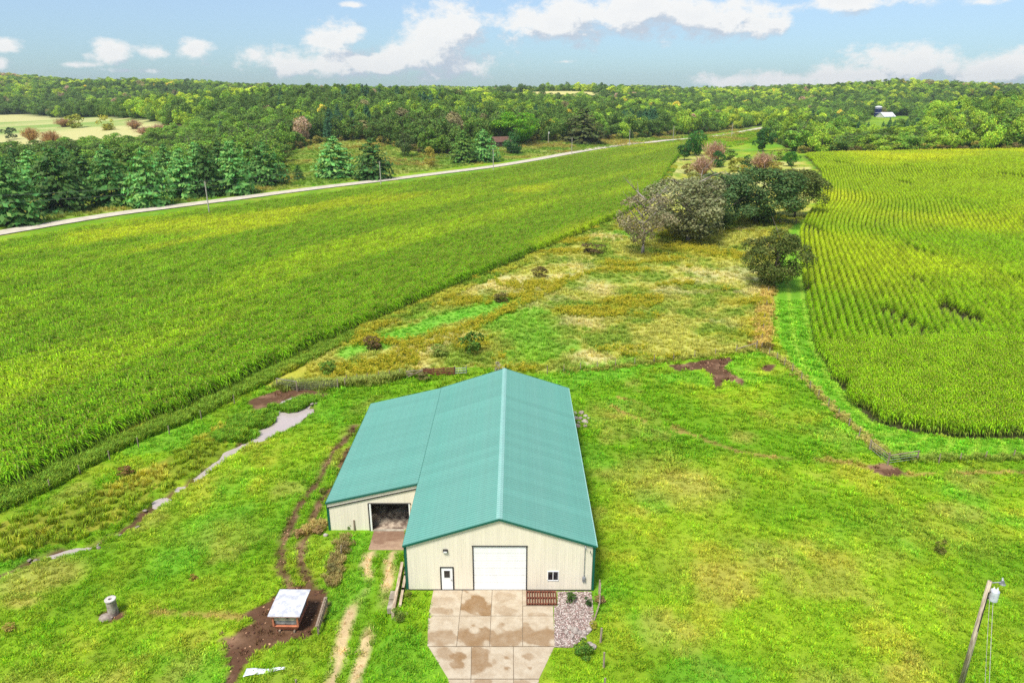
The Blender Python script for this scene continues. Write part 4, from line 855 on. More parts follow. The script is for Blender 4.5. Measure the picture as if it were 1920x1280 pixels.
    for u, v, z0, z1 in ((-h, 0, .02, HE-.03), (h, 0, .02, HE-.03), (h, BL, .02, HE-.03), (-h-LW, LS, ZL, HL-.08), (-h-LW, BL, ZL, HL-.08)):
        mb = MB(); sgx = 1 if u > 0 else -1; sgy = -1 if v < BL/2 else 1
        mb.box((u-sgx*.07+sgx*.03, v+sgy*.035, (z0+z1)/2), (.2, .02, z1-z0)); mb.box((u+sgx*.035, v-sgy*.10+sgy*.045, (z0+z1)/2), (.02, .26, z1-z0)); mb.build('corner_trim', M_GREEN, B)
    # footing shown below the siding
    for (a, b) in ((-h, DOOR[0]), (DOOR[1], h)): bar('footing', (a, -.0, .02), (b, -.0, .02), .1, .11, M_DARK)
    # overhead door: five sections in a dark frame
    for i in range(6):
        z0, z1 = .04+i*(4.06/6), .04+(i+1)*(4.06/6)-.02; mb = MB(); mb.box(((DOOR[0]+DOOR[1])/2, .05, (z0+z1)/2), (DOOR[1]-DOOR[0]-.09, .05, z1-z0))
        if i == 0: D = thing('', '', '') if False else None
        s = mb.build('overhead_door_section', M_WHITE, B)
        g_ = MB(); 
        for k in range(3): g_.box(((DOOR[0]+DOOR[1])/2, .0235, z0+(z1-z0)*(k+.7)/3.6), (DOOR[1]-DOOR[0]-.12, .006, .03))
        g_.build('door_groove', M_WHITE, s)
    for (x, z, sx, sz) in ((DOOR[0], 2.05, .07, 4.1), (DOOR[1], 2.05, .07, 4.1), (.015, 4.12, 4.29, .07)): mb = MB(); mb.box((x, -.022, z), (sx, .07, sz)); mb.build('door_trim', M_DARK, B)
    bar('door_seal', (DOOR[0]+.04, .03, .02), (DOOR[1]-.04, .03, .02), .06, .05, M_DARK)
    # walk door
    mb = MB(); x0, x1 = MAN[0]+.07, MAN[1]-.07; mb.box(((x0+x1)/2, .02, 1.06), (x1-x0, .05, 2.06)); md = mb.build('walk_door', M_WHITE, B)
    mb = MB(); mb.box(((x0+x1)/2, -.012, 1.52), (.46, .012, .66)); mb.build('pane', M_GLASS, md)
    mb = MB(); 
    for dx, dz, sx, sz in ((-.25, 0, .05, .76), (.25, 0, .05, .76), (0, .355, .46, .05), (0, -.355, .46, .05)): mb.box(((x0+x1)/2+dx, -.014, 1.52+dz), (sx, .024, sz))
    mb.build('pane_frame', M_WHITE, md); mb = MB(); mb.tube((x1-.08, -.01, 1.0), (x1-.08, -.07, 1.0), .03).tube((x1-.08, -.06, 1.0), (x1-.18, -.06, 1.0), .012); mb.build('handle', M_GREY, md)
    for (x, z, sx, sz) in ((MAN[0], 1.08, .07, 2.16), (MAN[1], 1.08, .07, 2.16), ((MAN[0]+MAN[1])/2, 2.16, 1.07, .07)): mb = MB(); mb.box((x, -.024, z), (sx, .06, sz)); mb.build('door_trim', M_DARK, B)
    # sliding window with two panes
    cx, cz = (WIN[0]+WIN[1])/2, (WIN[2]+WIN[3])/2; mb = MB()
    for dx, dz, sx, sz in ((-.41, 0, .05, .86), (.41, 0, .05, .86), (0, .42, .87, .05), (0, -.42, .87, .06), (0, 0, .05, .80)): mb.box((cx+dx, -.02, cz+dz), (sx, .06, sz))
    wf = mb.build('window', M_WHITE, B)
    for s in (-1, 1): mb = MB(); mb.box((cx+s*.205, .0, cz), (.36, .02, .79)); mb.build('pane', M_GLASS, wf)
    # wall lamp, meter, conduit, service hook
    mb = MB(); mb.box((-4.16, -.10, 3.72), (.36, .17, .22)); L = mb.build('wall_lamp', M_DARK, B); mb = MB(); mb.box((-4.16, -.19, 3.68), (.26, .03, .12)); mb.build('lamp_lens', M_WHITE, L)
    mb = MB(); mb.tube((6.55, -.06, 1.3), (6.55, -.06, 4.25), .03); cd = mb.build('conduit', M_GALV, B); mb = MB(); mb.tube((6.55, -.06, 4.22), (6.62, -.28, 4.05), .035); mb.build('weather_head', M_GREY, cd)
    mb = MB(); mb.box((6.55, -.09, 1.15), (.26, .12, .4)); mt = mb.build('meter_box', M_GALV, B); mb = MB(); mb.tube((6.55, -.15, 1.18), (6.55, -.24, 1.18), .1, .09, 14); mb.build('meter_dial', M_GREY, mt)
    mb = MB(); mb.tube((6.95, -.03, 3.75), (6.95, -.22, 3.72), .02).tube((6.95, -.2, 3.64), (6.95, -.2, 3.80), .05); mb.build('service_hook', M_GREY, B)
    # open doorway of the lean-to
    for (x, z, sx, sz) in ((OPEN[0]-.06, .63, .14, 2.9), (OPEN[1]+.06, .63, .10, 2.9)): mb = MB(); mb.box((x, LS-.05, z), (sx, .12, sz)); mb.build('door_jamb', M_WHITE, B)
    mb = MB(); mb.box((OPEN[0]-.22, LS-.06, .63), (.08, .06, 2.95)); mb.build('door_jamb', M_DARK, B)
    mb = MB(); mb.box(((OPEN[0]+OPEN[1])/2, LS-.05, 2.08), (OPEN[1]-OPEN[0]+.4, .1, .08)); mb.build('door_header', M_DARK, B)
    mb = MB(); mb.box(((OPEN[0]+OPEN[1])/2, LS-.02, ZL+.04), (OPEN[1]-OPEN[0], .3, .12)); mb.build('door_sill', M_CONC, B)
    # earth floor with trampled bedding inside
    g = np.random.default_rng(5); xs = np.linspace(-h-LW+.15, -h-.15, 42); ys = np.linspace(LS+.15, BL-.2, 60); X, Y = np.meshgrid(xs, ys); Z = ZL+.06+.9*fbm(X, Y, 3.5, 4)*S((Y-LS-.6)/3)
    i = np.arange(59*41); a = (i//41)*42+i % 41; mf = simple('straw_bedding', lin(196, 178, 156), lin(110, 92, 80), 1.6, .95, bump=.05)
    obj('bedding_floor', npmesh('bedding_floor', np.stack([X, Y, Z], -1).reshape(-1, 3), np.stack([a, a+1, a+43, a+42], -1), mf, smooth=True), B)
    mb = MB(); mb.box((0, BL/2, .01), (BW-.3, BL-.3, .06)); mb.build('floor_slab', M_CONC, B)
    for v in (LS+4, LS+9, LS+14): mb = MB(); mb.box((-h-.25, v, 1.2), (.2, .2, 4.0)); mb.build('post', M_WOODV, B)
build_barn()
def bw(u, v, z=0):   # barn coordinates to world
    c, s = math.cos(BYAW), math.sin(BYAW); return (BX+u*c-v*s, BY+u*s+v*c, z)
# ------------------------------------------------------------------ concrete
def concrete_mat(name, c1, c2, stain):
    m, N = mat(name); tc = N.n('ShaderNodeTexCoord').outputs['Object']; st = N.n('ShaderNodeAttribute', attribute_name='stain').outputs['Fac']
    n1, n2 = N.noise(tc, 1.3, 7, .62), N.noise(tc, 14, 4)
    col = N.mix(N.ss(n1, .3, .7), c1, c2); col = N.mix(N.m('MULTIPLY', st, N.m('ADD', .55, N.m('MULTIPLY', n1, .6)), clamp=True), col, stain)
    col = N.n('ShaderNodeHueSaturation', {'Color': col, 'Value': N.m('ADD', .86, N.m('MULTIPLY', n2, .28))}).outputs[0]
    return finish(m, N, col, .88, 0, n2, .004)
M_SLAB = concrete_mat('apron_concrete', lin(188, 175, 152), lin(170, 153, 128), lin(132, 100, 62)); M_PAD = concrete_mat('shed_pad_concrete', lin(176, 150, 124), lin(146, 118, 98), lin(122, 92, 72))
STAINS = [tuple(at(a, b)[:2])+(c, d, e) for a, b, c, d, e in ((890, 1138, 1.3, 1.25, 1.0), (822, 1146, .9, .5, .55), (888, 1193, 1.5, 1.1, .9), (948, 1195, 1.4, 1.05, .8), (1010, 1193, 1.4, 1.0, .85), (826, 1198, 1.3, .7, .6), (822, 1128, 1.0, .5, .25), (946, 1120, .8, .5, .35), (946, 1146, .8, .6, .4),
          (856, 1230, .55, .3, .9), (854, 1247, .45, .32, .85), (838, 1225, .5, .7, .6), (897, 1240, .75, 1.1, .85), (991, 1230, .75, .35, .7), (950, 1233, .18, .15, .8), (951, 1252, .2, .14, .8), (993, 1252, .22, .14, .8), (1005, 1152, .8, .25, .4), (985, 1172, .3, .25, .6), (900, 1281, .9, .5, .7), (970, 1281, .9, .4, .6))]
CLEAN = [tuple(at(889, 1181)[:2])+(.45, .4)]
def slab(poly, z, m, parent, gap=.03, stains=STAINS, th=.14, even=.0):
    """a cast slab: fine grid clipped to a convex outline, with side faces"""
    P = np.array(poly); c = P.mean(0); P = c+(P-c)*(1-gap/np.linalg.norm(P-c, axis=1, keepdims=True)); n = 22
    A, Bq, C_, D = P   # quad corners in order
    s, t = np.meshgrid(np.linspace(0, 1, n), np.linspace(0, 1, n)); s, t = s[..., None], t[..., None]
    G = A*(1-s)*(1-t)+Bq*s*(1-t)+C_*s*t+D*(1-s)*t; X, Y = G[..., 0], G[..., 1]; wob = fbm(X*1.0, Y, .9, 3); f = np.full(X.shape, even)
    for x0, y0, a, b, k in [q for q in stains if inpoly(np.array([q[0]]), np.array([q[1]]), [tuple(p) for p in P])[0]]: f = np.maximum(f, k*S((1.15-np.hypot((X-x0)/a, (Y-y0)/b)-(wob-.5)*1.7)*4))
    for x0, y0, a, b in CLEAN: f *= S((np.hypot((X-x0)/a, (Y-y0)/b)-.7+(wob-.5)*.5)*3)
    Z = np.full(X.shape, z); V = np.stack([X, Y, Z], -1).reshape(-1, 3); i = np.arange((n-1)**2); a = (i//(n-1))*n+i % (n-1); Fs = [tuple(q) for q in np.stack([a, a+1, a+n+1, a+n], -1)]
    ring = list(range(n))+[n-1+n*k for k in range(1, n)]+[n*n-1-k for k in range(1, n)]+[n*(n-1-k) for k in range(1, n-1)]; k0 = len(V); V = np.concatenate([V, V[ring]-[0, 0, th]]); m_ = len(ring)
    Fs += [(ring[j], k0+j, k0+(j+1) % m_, ring[(j+1) % m_]) for j in range(m_)]
    me = bpy.data.meshes.new('slab'); me.from_pydata([tuple(v) for v in V], [], [tuple(int(x) for x in q) for q in Fs]); me.materials.append(m); me.update()
    at_ = me.attributes.new('stain', 'FLOAT', 'POINT'); at_.data.foreach_set('value', np.concatenate([f.reshape(-1), f.reshape(-1)[ring]]).astype(np.float32))
    return obj('slab', me, parent)
def build_concrete():
    Q = lambda *pts: [tuple(at(*p, hf=lambda x, y: x*0)[:2]) for p in pts]
    A = tag(obj('concrete_apron', None), 'stained tan concrete driveway slabs before the overhead door', 'driveway', kind='structure')
    mb = MB(); pj = Q((813, 1106), (1043, 1106), (1043.5, 1135), (1037, 1136), (1040, 1211.5), (1010, 1272.5), (1001, 1344), (858, 1344), (841, 1272.5), (803, 1212), (803, 1154.5)); mb.add([(x, y, .012) for x, y in pj], [tuple(range(len(pj)))[::-1]]); mb.build('joint_fill', simple('joint_grit', lin(120, 104, 84), lin(96, 84, 68), 4), A)
    xs = [[812.5, 867, 923, 980, 986.5], [802.5, 862, 920.5, 980, 1038], [801, 856, 918, 980, 1040.5]]; ys = [1105.5, 1154.5, 1211.5]
    for r in range(2):
        for k in range(4):
            x0, x1 = xs[r], xs[r+1]
            if r == 0 and k == 3: slab(Q((980, 1136), (1037.5, 1136), (1038, 1154.5), (980, 1154.5)), .03, M_SLAB, A); continue
            slab(Q((x0[k], ys[r]), (x0[k+1], ys[r]), (x1[k+1], ys[r+1]), (x1[k], ys[r+1])), .03, M_SLAB, A)
    slab(Q((980, 1105.5), (986.5, 1105.5), (986.8, 1135.5), (980, 1135.5)), .03, M_SLAB, A)
    slab(Q((987, 1105.5), (1044, 1105.5), (1044.5, 1135), (987.3, 1135)), .02, M_SLAB, A, even=.35)
    for p in (((803, 1212), (884, 1212), (883, 1272.5), (840, 1272.5)), ((884, 1212), (962.5, 1212), (963, 1272.5), (883, 1272.5)), ((962.5, 1212), (1040, 1212), (1011, 1272.5), (963, 1272.5)),
              ((840, 1273), (883, 1273), (880, 1345), (858, 1345)), ((883, 1273), (963, 1273), (964, 1345), (880, 1345)), ((963, 1273), (1011, 1273), (1000, 1345), (964, 1345))):
        slab(Q(*p), .03, M_SLAB, A)
    Q2 = lambda *pts: [tuple(at(*p, hf=lambda x, y: x*0+ZL+.03)[:2]) for p in pts]
    Pd = tag(obj('concrete_pad', None), 'brown stained concrete pad at the lean-to doorway', 'pad', kind='structure')
    slab(Q2((701, 994.5), (761, 994.5), (757.5, 1031), (690, 1031)), ZL+.06, M_PAD, Pd, stains=[(*at(730, 1005)[:2], 2.0, 1.0, .9)], even=.2)
build_concrete()
# ------------------------------------------------------------------ things round the barn
def rock_mesh(seed, m, sub=2, rough=.28):
    import bmesh
    bm = bmesh.new(); bmesh.ops.create_icosphere(bm, subdivisions=sub, radius=.5); g = np.random.default_rng(seed); off = g.uniform(0, 50, 3); cut = unit(g.normal(size=(7, 3)))
    for v in bm.verts:
        p = np.array(v.co); d = p/np.linalg.norm(p); k = min([1.]+[(.74+.1*g.random()*0)/max(1e-3, float(d @ c)) for c in cut if d @ c > .74]); v.co = v.co*k*(1+rough*(float(fbm(d[0]*2+off[0], d[1]*2+d[2]*1.7+off[1], 1.0, 3))-.5))
    me = bpy.data.meshes.new('rock'); bm.to_mesh(me); bm.free(); me.materials.append(m); return me
M_ROCK = simple('fieldstone', lin(172, 162, 152), lin(136, 124, 116), 3, .9, bump=.02, rnd=.12); M_ROCKD = simple('dull_fieldstone', lin(150, 138, 126), lin(112, 100, 90), 3, .9, bump=.02, rnd=.15)
ROCKS = [rock_mesh(i, M_ROCK) for i in range(4)]; ROCKD = [rock_mesh(10+i, M_ROCKD) for i in range(3)]
def ground_at(px, py): p = at(px, py, H); return Vector((p[0], p[1], p[2]))
def bush(px, py, h, w, col, lab, k=0, name='shrub'):
    p = ground_at(px, py); o = thing(name, lab, 'shrub', (p[0], p[1], p[2]-.04), random.uniform(0, 6)); c = obj('foliage', SHRUB[k % 4], o, scale=(w, w, h)); c.color = (*tint(*col), 1); return o
def build_feeder():
    p = ground_at(547, 1164); o = thing('livestock_feeder', 'small orange livestock feeder with white metal roof standing in mud', 'feeder', p, R(-1))
    orange = simple('faded_orange_paint', lin(200, 126, 92), lin(172, 104, 76), 2.5, .7, bump=.004); pale = simple('worn_cream_board', lin(206, 190, 160), lin(150, 140, 124), 2.5, .8); roofm = simple('white_feeder_roof', lin(208, 210, 216), lin(176, 178, 184), 2.6, .5)
    w, d, zb, zt = .95, 1.20, .28, 1.6
    mb = MB(); a, b = .70, .95
    lo, up = [(-a, -b, .08), (a, -b, .08), (a, b, .08), (-a, b, .08)], [(-w, -d, .56), (w, -d, .56), (w, d, .56), (-w, d, .56)]
    mb.add(lo+up, [(0, 1, 5, 4), (1, 2, 6, 5), (2, 3, 7, 6), (3, 0, 4, 7), (3, 2, 1, 0), (4, 5, 6, 7)]); mb.build('trough', orange, o)
    for x, y in ((-w+.05, -d+.05), (w-.05, -d+.05), (w-.05, d-.05), (-w+.05, d-.05)): m2 = MB(); m2.box((x, y, 1.08), (.12, .12, 1.04)); m2.build('corner_post', orange, o)
    for x, sx, sy, y in ((0, 1.7, .04, -d+.10), (0, 1.7, .04, d-.10)):
        m2 = MB(); m2.box((x, y, 1.27), (sx, sy, .42)); m2.build('hopper_board', pale, o)
        m2 = MB(); m2.box((x, y+(.06 if y < 0 else -.06), .84), (sx, sy, .34)); m2.build('hopper_board', simple('grey_hopper_board', lin(150, 150, 148), lin(112, 110, 108), 3), o)
    for s in (-1, 1): m2 = MB(); m2.box((s*(w-.10), 0, 1.12), (.04, 2.1, .72)); m2.build('side_board', simple('slate_side_board', lin(112, 118, 128), lin(80, 82, 90), 3), o)
    m2 = MB(); m2.box((0, -d+.0, 1.55), (1.9, .06, .08)); m2.build('front_rail', orange, o)
    for y0, y1, z0, z1 in ((-1.36, .36, 1.60, 1.72), (.33, 1.46, 1.735, 1.70)):
        m2 = MB(); m2.add([(-1.18, y0, z0), (1.18, y0, z0), (1.18, y1, z1), (-1.18, y1, z1), (-1.18, y0, z0+.045), (1.18, y0, z0+.045), (1.18, y1, z1+.045), (-1.18, y1, z1+.045)], [(3, 2, 1, 0), (4, 5, 6, 7), (0, 1, 5, 4), (1, 2, 6, 5), (2, 3, 7, 6), (3, 0, 4, 7)]); rp = m2.build('roof_sheet', roofm, o)
        m3 = MB(); m3.box((0, y0+.02, z0-.03), (2.36, .05, .06)); m3.build('sheet_edge', simple('rusty_edge', lin(150, 96, 84), lin(180, 150, 140), 5), rp)
    m2 = MB(); m2.tube((.2, -d-.03, 1.35), (.2, -d+.06, 1.35), .05); m2.build('latch', M_DARK, o)
    for s in (-1, 1): m2 = MB(); m2.box((s*.55, 0, .05), (.12, 2.3, .14)); m2.build('skid', M_WOOD, o)
build_feeder()
def build_pipe():
    p = ground_at(213, 1150); o = thing('concrete_pipe', 'hollow concrete pipe standing upright in a bare patch of pasture', 'pipe', p)
    m = simple('pipe_concrete', lin(176, 164, 152), lin(128, 112, 102), 2.5, .9, bump=.02)
    mb = MB(); mb.lathe([(.37, -.15), (.36, .6), (.35, 1.36), (.35, 1.40)], 22); mb.build('pipe_body', m, o, smooth=True)
    mb = MB(); mb.lathe([(.14, .9), (.14, 1.36), (.15, 1.43), (.40, 1.43), (.41, 1.41), (.41, 1.34), (.345, 1.31)], 22); rim = mb.build('pipe_rim', simple('pale_rim', lin(206, 200, 192), lin(176, 168, 158), 3), o, smooth=False)
    mb = MB(); mb.lathe([(0, .95), (.16, .95)], 18); mb.build('pipe_plug', M_DARK, rim)
    V = obj('base_collar', ROCKD[0], o, (-.35, -.45, .0), scale=(1.25, 1.0, .45))
build_pipe()
def build_yard():
    # white sheet in the grass
    p = ground_at(484, 1264); g = np.random.default_rng(2); xs, ys = np.meshgrid(np.linspace(0, 1, 26), np.linspace(-.5, .5, 8)); wd = .55*(1-.72*xs**.7)
    X, Y = xs*2.6-.9, ys*wd*1.4+xs*.5; Z = .12+.10*fbm(X*3, Y*3, 1)+.04*np.sin(xs*9)-.1*xs; i = np.arange(25*7); a = (i//25)*26+i % 25
    o = obj('plastic_sheet', npmesh('plastic_sheet', np.stack([X, Y, Z], -1).reshape(-1, 3), np.stack([a, a+1, a+27, a+26], -1), simple('white_plastic', lin(222, 224, 230), lin(196, 198, 206), 3, .5), smooth=True), None, p); md = o.modifiers.new('thick', 'SOLIDIFY'); md.thickness = .015
    tag(o, 'crumpled strip of white sheeting lying in the grass', 'sheet')
    # low plank rail by the feeder
    a, b = ground_at(613, 1136), ground_at(597, 1190); o = thing('plank_rail', 'low weathered plank rail beside the muddy feeder patch', 'rail', a); d = b-a
    for k, t in enumerate((0.02, .55, .98)): mb = MB(); c = d*t; mb.box((c.x, c.y, .38+c.z), (.12, .12, .95)); mb.build('post', M_WOODV, o)
    for z, off in ((.80, .07), (.46, .07), (.84, -.08)): 
        M = d.to_track_quat('Y', 'Z').to_matrix(); mb = MB(); mb.box((0, 0, 0), (.05 if z < .84 else .14, d.length*1.04, .16 if z < .84 else .05), 0, 0, M); c = d*.5; mb.v = [(v[0]+c.x+off, v[1]+c.y, v[2]+c.z+z) for v in mb.v]; mb.build('plank', M_WOOD, o)
    # pole barn corner posts and the loose rail on the right
    for (px, py, h, r, lean, lab) in ((1126, 1204, 1.25, .09, (.03, .02), 'short weathered fence post below the rock bed'), (1132, 1252, 1.35, .08, (-.02, .0), 'weathered fence post alone past the shrub below the rock bed'), (1133, 1300, 1.3, .08, (0, 0), 'weathered fence post next along from the rock bed'), (556, 1284, .5, .07, (0, 0), 'stubby grey post in the grass beside the white sheeting'),
                                      (665, 994, 1.1, .09, (0, .02), 'dark fence post against the lean-to wall'), (640, 1040, 1.0, .06, (.05, 0), 'thin weedy post on the old fence beside the cart track')):
        p = ground_at(px, py); mb = MB(); mb.tube((0, 0, -.2), (lean[0], lean[1], h), r, r*.85, 9); tag(mb.build('fence_post', M_WOODV, None, p), lab, 'post')
    p = ground_at(1114, 1163); q = Vector(bw(7.75, -.75, 1.35)); mb = MB(); mid = (Vector(p)+q)/2+Vector((.18, 0, -.12)); mb.path([(0, 0, .02), mid-Vector(p), q-Vector(p)], .055, 8); tag(mb.build('loose_pole', M_WOODV, None, p), 'long crooked pole leaning on the barn corner over the rock bed', 'pole')
    mb = MB(); c = Vector(bw(7.72, -.45)); mb.tube((0, 0, -.1), (.02, 0, 1.35), .07, .06, 8); tag(mb.build('fence_post', M_WOODV, None, c), 'grey corner post beside the barn meter', 'post')
    # rusty cattle panel lying by the wall: frame, lengthwise bars and slots
    f = [ground_at(*q) for q in ((988, 1134), (1043, 1134), (1043, 1111), (988, 1111))]; o = thing('steel_grate', 'rusty slotted steel grate lying flat between driveway and barn wall', 'grate', f[0]); W_, D_ = f[1].x-f[0].x, f[3].y-f[0].y
    for y in (0, D_*.5, D_): mb = MB(); mb.box((W_/2, y, .12), (W_, .10, .10)); mb.build('rail', M_RUST, o)
    for k in range(12): mb = MB(); mb.box((W_*k/11, D_/2, .14), (.075, D_+.1, .11)); mb.build('bar', M_RUST, o)
    # gravel bed with boulders
    poly = P2([(1039.8, 1213), (1039, 1137), (1045.5, 1136), (1045.5, 1109), (1109, 1109), (1113, 1150), (1112, 1180), (1090, 1200), (1072, 1214)]); mg = simple('pink_gravel', lin(150, 138, 126), lin(112, 98, 90), 9, .95, bump=.05, detail=8)
    mb = MB(); mb.add([(x, y, .035) for x, y in poly]+[(x, y, -.1) for x, y in poly], [tuple(range(len(poly)))]+[(i, (i+1) % len(poly), len(poly)+(i+1) % len(poly), len(poly)+i) for i in range(len(poly))]); tag(mb.build('gravel_bed', mg), 'pinkish gravel bed beside the driveway', 'gravel', kind='structure')
    g = np.random.default_rng(9); n = 15000; X, Y = g.uniform(3, 9, n), g.uniform(36, 46, n); k = inpoly(X, Y, poly); X, Y = X[k], Y[k]; n = len(X)
    mp = leafmat('pebble', True, .3, .0, .02); peb = [rock_mesh(30+i, mp, 1) for i in range(3)]
    pc = np.array([lin(*c) for c in ((166, 156, 146), (146, 122, 112), (186, 178, 168), (104, 88, 82), (136, 122, 112))])[g.integers(0, 5, n)]
    sc = g.uniform(.06, .15, n); scatter('pebbles', np.stack([X, Y, np.full(n, .05)], -1), g.uniform(0, 6.28, n), np.stack([sc, sc*.8, sc*.6], -1), g.integers(0, 3, n), pc, peb, 'pink and white pebbles of the gravel bed', 'pebbles')
    for i, (px, py, s, lab) in enumerate(((1078, 1184, .62, 'largest pale boulder at the edge of the gravel bed'), (1087, 1187, .42, 'rounded pale boulder beside the largest boulder'), (1095, 1187, .46, 'pale boulder third along the gravel edge'), (1104, 1182, .5, 'pinkish boulder at the fence end of the row'), (1072, 1194, .4, 'grey boulder at the turn of the gravel bed'),
        (1111, 1214, .62, 'white boulder by the shrub and fence post'), (1105, 1207, .4, 'smaller white rock just behind the white boulder'), (1068, 1178, .42, 'low flat boulder sunk in the gravel'), (1096, 1197, .34, 'small tan rock among weeds below the boulder row'), (1062, 1187, .36, 'flat rock inside the gravel bed'))):
        p = ground_at(px, py); o = obj('boulder', ROCKS[i % 4], None, (p.x, p.y, p.z+s*.2), i*1.1, (s*1.1, s, s*.75)); tag(o, lab, 'boulder')
    # rubble against the far wall
    for i in range(16):
        px, py = random.uniform(1078, 1104), random.uniform(772, 800); s = random.uniform(.3, .8); p = ground_at(px, py); o = obj('rubble_stone', (ROCKS+ROCKD)[i % 7], None, (p.x, p.y, p.z+s*.15), i*.9, (s*1.3, s, s*.6)); tag(o, 'broken stone of the rubble heap along the barn side', 'stone', 'rubble heap beside the barn')
    for i in range(14):
        t = random.random(); q = CREEK_PX[0] if i < 7 else CREEK_PX[random.randint(14, 19)]; px, py = (random.uniform(570, 600), random.uniform(738, 760)) if i < 7 else (q[0]+random.uniform(-15, 15), q[1]+random.uniform(4, 9)); s = random.uniform(.3, .6); p = ground_at(px, py)
        o = obj('creek_stone', ROCKD[i % 3], None, (p.x, p.y, p.z+.05), i*.7, (s*1.4, s, s*.5)); tag(o, 'dark muddy stone on the bank of the pool' if i < 7 else 'flat grey stone on the bank of the narrow creek', 'stone', 'stones by the pool' if i < 7 else 'stones by the narrow creek')
    o = obj('white_stone', ROCKS[2], None, ground_at(611, 1004)+Vector((0, 0, .1)), 0, (.5, .4, .35)); tag(o, 'white stone in the weeds at the lean-to corner', 'stone')
    # shrubs
    for a in ((1070, 1128, .95, 1.2, (72, 104, 44), 'round dark shrub growing in the gravel against the barn wall', 0), (1104, 1134, .9, .9, (64, 96, 44), 'dark shrub at the barn corner under the leaning pole', 1), (1091, 1228, 1.25, 1.9, (96, 132, 48), 'leafy green shrub on the lawn below the boulders', 2), (1113, 1178, .7, .9, (164, 160, 60), 'yellow green weeds by the fence end of the gravel', 3),
              (750, 1160, 1.1, 1.5, (122, 142, 60), 'pale shrub at the end of the timber retaining wall', 1), (764, 1118, .6, .9, (130, 140, 56), 'small shrub at the barn corner beside the timbers', 2), (1125, 1128, .6, 1.3, (150, 122, 84), 'dry brown brush pile outside the barn corner', 3), (690, 990, 1.0, .8, (96, 132, 48), 'sprawling weed against the lean-to wall', 0), (655, 992, .7, .7, (100, 130, 52), 'small weed at the lean-to wall post', 2),
              (628, 1072, .8, 1.6, (120, 116, 70), 'brown dead weeds between the ruts and the cart track', 1), (648, 1030, .9, 1.0, (134, 120, 82), 'tangle of dead weeds on the old fence', 3), (560, 1005, .8, 1.5, (168, 142, 92), 'tan dead grass clump on the ruts', 0), (598, 1000, .8, 1.3, (160, 134, 88), 'tan dead grass clump at the lean-to corner', 2), (937, 703, 2.2, 1.7, (170, 160, 140), 'dry grey bush showing over the barn ridge', 1), (605, 925, .7, .9, (120, 122, 60), 'weed clump on the ruts beside the lean-to', 2),
              (365, 1085, .5, 1.0, (150, 126, 60), 'small brown clump in the left pasture', 1), (20, 1180, .6, 1.4, (160, 146, 70), 'tan tussock in the left pasture', 3)): bush(*a)
    # timber retaining wall left of the barn
    a, b = Vector(bw(-8.15, 3.2, 0)), ground_at(737, 1160); b.z = -.1; o = thing('retaining_wall', 'weathered timber retaining wall along the side of the barn', 'retaining wall', a); d = b-a; M = Vector((d.x, d.y, 0)).to_track_quat('Y', 'Z').to_matrix(); L = Vector((d.x, d.y)).length; mt = simple('old_timber', lin(200, 182, 156), lin(150, 130, 108), 1.8, .9, bump=.012, stretch=(5, .6, 5), rnd=.12)
    for lay, z in enumerate((-.62, -.38, -.14, .10)):
        for k in range(3):
            ln = L/3; mb = MB(); mb.box((0, 0, 0), (.22, ln-.02, .225), 0, 0, M); c = d.normalized()*(ln*(k+.5)); mb.v = [(v[0]+c.x, v[1]+c.y, v[2]+z-.0*k) for v in mb.v]; mb.build('timber', mt, o)
    for k in range(3):
        ln = L/3; mb = MB(); mb.box((0, 0, 0), (.20, ln-.03, .2), 0, 0, M); c = d.normalized()*(ln*(k+.5)*.86)+Vector((.45, .1, 0)); mb.v = [(v[0]+c.x, v[1]+c.y, v[2]+.12) for v in mb.v]; mb.build('timber', mt, o)
    for t in (.62, .80): mb = MB(); c = d*t; mb.box((c.x-.32, c.y, -.30), (.42, .9, .5)); mb.build('concrete_block', M_CONC, o)
build_yard()
